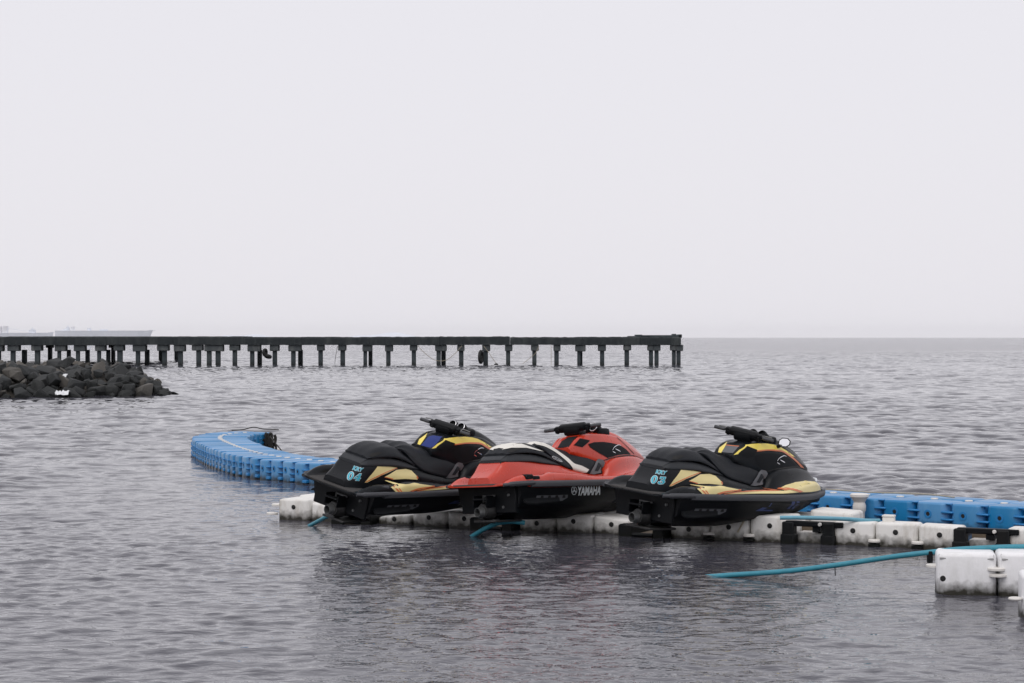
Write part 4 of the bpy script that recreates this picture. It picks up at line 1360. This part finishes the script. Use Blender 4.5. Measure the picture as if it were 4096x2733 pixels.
    if scheme == '03':
        ms = Vector((1.955, -.19, .985)); mc = Vector((1.975, -.285, 1.055))
        st = part('mirror_stalk', tube([ms + Vector((0, .03, -.02)), ms, mc + Vector((.02, 0, -.02))], [.03, .022, .018], 8), 'black_plastic')
        mm = axis_matrix(mc, (-.90, -.33, .22)) 
        def mirror_disc(s, h):
            return xf(([Vector((p_[0] * s, p_[1] * s, h)) for p_ in ((-.062, -.035), (-.03, -.05), (.03, -.046), (.062, -.02), (.062, .02), (.03, .045), (-.03, .042), (-.062, .015))], [tuple(range(8))]), mm)
        o8 = [(-.062, -.035), (-.03, -.05), (.03, -.046), (.062, -.02), (.062, .02), (.03, .045), (-.03, .042), (-.062, .015)]
        V = [mm @ Vector((x * 1.22, y * 1.22, 0)) for x, y in o8] + [mm @ Vector((x * .6, y * .6, -.045)) for x, y in o8]
        F = [tuple(range(8)), tuple(range(15, 7, -1))] + [(i, (i + 1) % 8, 8 + (i + 1) % 8, 8 + i) for i in range(8)]
        mo = part('mirror_shell', (V, F), 'black_plastic')
        part('mirror_glass', mirror_disc(1.0, .003), 'mirror', mo)
    strip('hood_seam', [(2.09, .985), (2.20, .90), (2.30, .83), (2.40, .775)], [(2.102, .987), (2.212, .903), (2.312, .834), (2.412, .778)], BVH_COWL, 'hole', cowl, .005, n=14, rows=1)
    strip('cowl_seam', [(1.68, .69), (1.9, .735), (2.15, .755), (2.4, .752), (2.65, .715)], [(1.68, .68), (1.9, .724), (2.15, .744), (2.4, .742), (2.65, .706)], BVH_SIDE, 'hole', cowl, .006, n=24, rows=1)
    part('bow_handle', tube(catmull([(2.98, -.05, .555), (3.01, -.03, .585), (3.01, .03, .585), (2.98, .05, .555)], 5), .014, 8), 'white_print' if scheme == '03' else 'grey_plastic')
    part('tail_bolt', xf(lathe([(.014, 0), (.012, .012)], 10), axis_matrix((-.03, -.165, .68), (-.8, -.5, .3))), 'hole')
    decorate(root, hull, deck, base, seat, cowl, scheme, number)
    return root

def line_decal(name, pts, w, bvh, m, parent, off):
    P = catmull([(x, 0, z) for x, z in pts], 5)
    up, lo = [], []
    for i, p in enumerate(P):
        t = (P[min(i + 1, len(P) - 1)] - P[max(i - 1, 0)]).normalized()
        k = w * (0.45 + 0.55 * math.sin(math.pi * (i + 0.5) / len(P)))
        up.append((p.x - t.z * k, p.z + t.x * k)); lo.append((p.x + t.z * k, p.z - t.x * k))
    strip(name, up, lo, bvh, m, parent, off, n=12, rows=1)

def decorate(root, hull, deck, base, seat, cowl, scheme, number):
    if scheme != 'red':
        decal('yellow_panel', [(.002, .502), (.068, .575), (.205, .693), (.34, .693), (.549, .670), (.495, .649), (.262, .591), (.089, .526), (.038, .503)], BVH_PED, 'yellow', base, .005, cut=.03)
        strip('orange_stripe', [(.012, .513), (.165, .574), (.34, .627), (.53, .668)], [(.02, .505), (.175, .565), (.347, .619), (.542, .661)], BVH_PED, 'orange', base, .007)
        decal('yellow_panel', [(.302, .570), (.522, .644), (.688, .651), (.785, .630), (.863, .552), (.846, .533), (.639, .544), (.432, .539)], BVH_PED, 'yellow', base, .005, cut=.03)
        strip('orange_stripe', [(.308, .572), (.372, .562), (.445, .548)], [(.300, .565), (.369, .553), (.432, .538)], BVH_PED, 'orange', base, .007)
        strip('orange_stripe', [(.845, .578), (.863, .553)], [(.83, .56), (.846, .536)], BVH_PED, 'orange', base, .007, n=6)
        decal('yellow_panel', [(.174, .511), (.345, .535), (.587, .546), (.908, .509), (.72, .481), (.463, .457), (.247, .457)], BVH_BASE, 'yellow', deck, .008, cut=.03)
        decal('orange_stripe', [(.212, .516), (.24, .52), (.315, .458), (.288, .457)], BVH_BASE, 'orange', deck, .011)
        decal('orange_stripe', [(.262, .523), (.285, .527), (.355, .458), (.333, .457)], BVH_BASE, 'orange', deck, .011)
        strip('orange_stripe', [(.480, .464), (.635, .494), (.910, .512)], [(.531, .457), (.668, .481), (.924, .505)], BVH_BASE, 'orange', deck, .011)
        decal('yellow_panel', [(.60, .459), (.90, .488), (1.303, .495), (1.62, .498), (1.752, .498), (1.869, .508), (2.086, .485), (1.7, .472), (1.268, .470)], BVH_BASE, 'yellow', deck, .008, cut=.03)
        strip('orange_stripe', [(.599, .463), (.90, .494), (1.308, .500), (1.70, .502)], [(.617, .456), (.898, .484), (1.29, .492), (1.65, .496)], BVH_BASE, 'orange', deck, .011)
        decal('yellow_panel', [(1.741, .497), (1.943, .548), (2.176, .582), (2.45, .594), (2.70, .578), (2.80, .535), (2.84, .482), (2.4, .478), (2.086, .485), (1.877, .510)], BVH_BASE, 'yellow', deck, .009, cut=.03)
        strip('orange_stripe', [(1.772, .512), (1.890, .525), (1.99, .519), (2.16, .492)], [(1.772, .500), (1.864, .511), (1.95, .503), (2.07, .482)], BVH_BASE, 'orange', deck, .012)
        # cowl
        decal('yellow_cowl_band', [(1.214, .868), (1.291, .930), (1.409, .995), (1.492, 1.008), (1.622, 1.018), (1.757, 1.021), (1.893, 1.012), (2.008, .992), (2.143, .947), (2.33, .872), (2.25, .882), (2.04, .948), (1.871, .957), (1.728, .955), (1.565, .940), (1.412, .985), (1.311, .924), (1.274, .896), (1.266, .884)], BVH_COWL, 'bright_yellow', cowl, .005, cut=.035)
        strip('orange_stripe', [(1.556, .940), (1.728, .955), (1.871, .957), (2.04, .948), (2.164, .911), (2.329, .846), (2.509, .768), (2.60, .722)], [(1.546, .925), (1.721, .940), (1.86, .940), (2.04, .928), (2.15, .888), (2.328, .82), (2.489, .742), (2.58, .71)], BVH_COWL, 'orange', cowl, .006)
        decal('cowl_pocket', [(1.271, .888), (1.411, .980), (1.555, .948), (1.540, .921), (1.484, .864), (1.390, .843)], BVH_COWL, 'black_plastic', cowl, .006)
        decal('intake_panel', [(1.508, .873), (1.659, .908), (1.847, .912), (2.068, .898), (2.231, .834), (2.350, .772), (2.142, .764), (1.908, .735), (1.75, .69), (1.635, .721), (1.535, .788)], BVH_COWL, 'black_plastic', cowl, .004)
        decal('yellow_cowl_edge', [(.797, .868), (.812, .919), (.905, .994), (.876, .954), (.828, .868)], BVH_COWL, 'bright_yellow', cowl, .007, both=False, quarter=True)
        if scheme == '04':
            decal('rear_cowl_panel', [(.835, .868), (.915, .972), (.97, .996), (1.085, 1.006), (1.04, .955), (.968, .872)], BVH_COWL, 'blue_gel', cowl, .006, both=False, quarter=True)
        else:
            decal('glove_box_lid', [(.829, .877), (.884, .957), (1.028, .965), (.959, .885)], BVH_COWL, 'grey_plastic', cowl, .006, both=False, quarter=True)
            decal('lid_trim', [(.884, .957), (.888, .964), (1.034, .972), (1.028, .965)], BVH_COWL, 'orange', cowl, .008, both=False, quarter=True)
        for k, pts in enumerate((((1.888, .388), (1.953, .396), (2.026, .273), (1.938, .276)), ((1.985, .400), (2.056, .400), (2.182, .262), (2.097, .262)),
                                 ((1.276, .258), (1.375, .305), (1.480, .300), (1.418, .276), (1.629, .268), (1.634, .254)), ((1.480, .314), (1.500, .361), (1.520, .361), (1.508, .314)))):
            decal('hull_print', list(pts), BVH_HULL, 'blue_print', hull, .004)
        # registration
        for ch, u0 in zip(number, (-.048, .040)):
            w, h_ = .088, .083
            for grow, m, off in ((.055, 'white_print', .006), (0, 'teal', .009)):
                flat_decal('registration_digit', glyph_poly(digit(ch, grow)), (u0, .518), (w, .002), (.025, h_), BVH_PED, m, base, off, quarter=True)
        for bold, m, off in ((.012, 'white_print', .006), (.004, 'teal', .009)):
            flat_decal('registration_letters', text_geo('KRY', 1.0, bold * 5), (.018, .624), (.060, .002), (.020, .058), BVH_PED, m, base, off, quarter=True)
    else:
        decal('cowl_pocket', [(1.266, .885), (1.383, .971), (1.525, .946), (1.527, .938), (1.389, .86)], BVH_COWL, 'black_plastic', cowl, .006)
        decal('intake_panel', [(1.490, .899), (1.594, .922), (1.769, .926), (1.923, .911), (2.084, .883), (2.20, .835), (2.312, .768), (2.152, .771), (2.007, .763), (1.804, .725), (1.655, .788), (1.515, .859)], BVH_COWL, 'black_plastic', cowl, .006)
        decal('rear_cowl_panel', [(.83, .862), (.889, .944), (.97, .988), (1.092, .999), (1.023, .941), (.957, .863)], BVH_COWL, 'black_plastic', cowl, .006, both=False, quarter=True)
        decal('white_seat_top', [(.117, .833), (.158, .861), (.252, .899), (.356, .904), (.472, .862), (.64, .805), (.589, .813), (.411, .853), (.236, .855), (.134, .838)], BVH_SEAT, 'vinyl_white', seat, .006, cut=.03, quarter=True)
        strip('white_seat_band', [(.52, .921), (.556, .924), (.636, .914), (.72, .878), (.816, .817), (.932, .733), (1.012, .661), (1.11, .631), (1.202, .583)], [(.53, .900), (.561, .891), (.655, .865), (.774, .802), (.879, .721), (.943, .662), (.988, .603), (1.004, .556), (1.168, .548)], BVH_SEAT, 'vinyl_white', seat, .007, n=40, rows=6, quarter=True)
        # white crown of the rear seat hump and of the front hump, over the centre line
        for xs_, w in ((np.linspace(.12, .50, 14), .125), (np.linspace(.59, .92, 14), .09)):
            V, F = [], []
            for i, x in enumerate(xs_):
                for k in range(9):
                    y = -w + 2 * w * k / 8
                    hit = BVH_SEAT.ray_cast(Vector((x, y, 2)), Vector((0, 0, -1)))
                    V.append(hit[0] + Vector((0, 0, .005)))
            for i in range(len(xs_) - 1):
                for k in range(8):
                    F.append((i * 9 + k, i * 9 + k + 1, (i + 1) * 9 + k + 1, (i + 1) * 9 + k))
            link('white_seat_top', mesh('white_seat_top', V, F, 'vinyl_white'), seat)
        # maker's name and emblem on the hull side
        flat_decal('hull_lettering', text_geo('YAMAHA', 1.0, .045), (.900, .279), (.103, 0), (-.030, .145), BVH_HULL, 'white_print', hull, .006)
        ring = glyph_poly([(ellipse(0, 0, 1, 1, 26), [ellipse(0, 0, .86, .86, 24)])])
        flat_decal('hull_emblem', ring, (.822, .333), (.050, 0), (-.020, .052), BVH_HULL, 'white_print', hull, .006)
        V, F = [], []
        for k in range(3):
            an = R(90 + 120 * k)
            d = Vector((math.cos(an), math.sin(an))); n_ = Vector((-d.y, d.x))
            for a0, b0, w in ((-.28, .30, .05), (.30, .80, .045), ):
                for sgn in ((0,) if w == .05 else (-1, 0, 1)):
                    c = n_ * (.17 * sgn)
                    o = len(V)
                    for q in (d * a0 + c - n_ * w, d * b0 + c - n_ * w, d * b0 + c + n_ * w, d * a0 + c + n_ * w): V.append((q.x, q.y))
                    F.append((o, o + 1, o + 2, o + 3))
        flat_decal('hull_emblem', (V, F), (.822, .333), (.048, 0), (-.019, .050), BVH_HULL, 'white_print', hull, .007)
        flat_decal('seat_logo', glyph_poly([(ellipse(0, 0, 1, 1, 20), [ellipse(0, 0, .9, .82, 20)])]), (.868, .716), (.075, -.032), (.008, .018), BVH_SEAT, 'white_print', seat, .007)
        flat_decal('seat_logo', text_geo('CRUISER', 1.0, .0), (.808, .733), (.030, -.0135), (.004, .018), BVH_SEAT, 'white_print', seat, .008)
    for pts, w in ((((1.905, .822), (1.95, .86), (2.04, .887), (2.10, .88)), .004), (((1.965, .838), (2.058, .806)), .005), (((1.905, .806), (1.955, .786)), .005)):
        line_decal('intake_trim', pts, w, BVH_COWL, 'chrome', cowl, .010)

O03 = (1.548, 22.769, 0.233)
make_ski('black and yellow jet ski numbered 04, leftmost of three', (-2.033, 23.795, 0.241), 50.4, 12.1, -1.55, '04', '04', bar=((1.498, .36, 1.121), (1.66, -.34, 1.085)))
make_ski('orange-red jet ski with white seat trim, between the two black ones', (-0.213, 23.483, 0.231), 47.1, -4.4, -2.3, 'red', None, bar=((1.343, .36, 1.083), (1.579, -.36, 1.132)))
make_ski('black and yellow jet ski numbered 03, rightmost, with a mirror', O03, 44, 5, -3.5, '03', '03', bar=((1.384, .33, 1.156), (1.70, -.33, 1.07)))

# black ramp floats in the slots of the drive-on dock
def ramp(t0, label):
    r = empty('ramp_float', D0 + DU * t0 + DN * 0.0, (0, 0, DANG))
    for x0, x1 in ((-0.10, 0.08), (0.34, 0.49)):
        link('rail', mesh('ramp_rail', *box(x0, x1, -0.16, 1.9, -0.2, 0.15, 0.02, 1), 'black_block'), r)
    link('bed', mesh('ramp_bed', *box(0.082, 0.338, -0.12, 1.88, -0.2, 0.03, 0.01, 1), 'wood'), r)
    link('roller', mesh('roller', *tube([(0.08, -0.14, 0.03), (0.34, -0.14, 0.03)], 0.025, 8), 'black_plastic'), r)
    tag(r, label, 'dock float', 'black ramp floats under the jet skis')
ramp(1.0, 'black ramp float in the water under the stern of the leftmost jet ski')
ramp(3.0, 'black ramp float under the stern of the orange-red jet ski')
ramp(5.0, 'black ramp float under the stern of the rightmost jet ski')

# ------------------------------------------------------------------ haze over the sea
hv, hf = box(-9300, 9300, -9300, 9300, -3.0, 42.0)
hm = bpy.data.materials.new('sea_haze')
hm.use_nodes = True
hn, hl = nt(hm)
hn.clear()
ho = hn.new('ShaderNodeOutputMaterial')
pv = hn.new('ShaderNodeVolumePrincipled')
pv.inputs['Color'].default_value = (0.97, 0.97, 1.0, 1)
pv.inputs['Density'].default_value = 0.00003
pv.inputs['Anisotropy'].default_value = 0.35
hl.new(pv.outputs[0], ho.inputs['Volume'])
hz = link('haze', mesh('haze', hv, hf, hm, smooth=False))
tag(hz, 'thin pale haze over the sea', 'haze', kind='stuff')
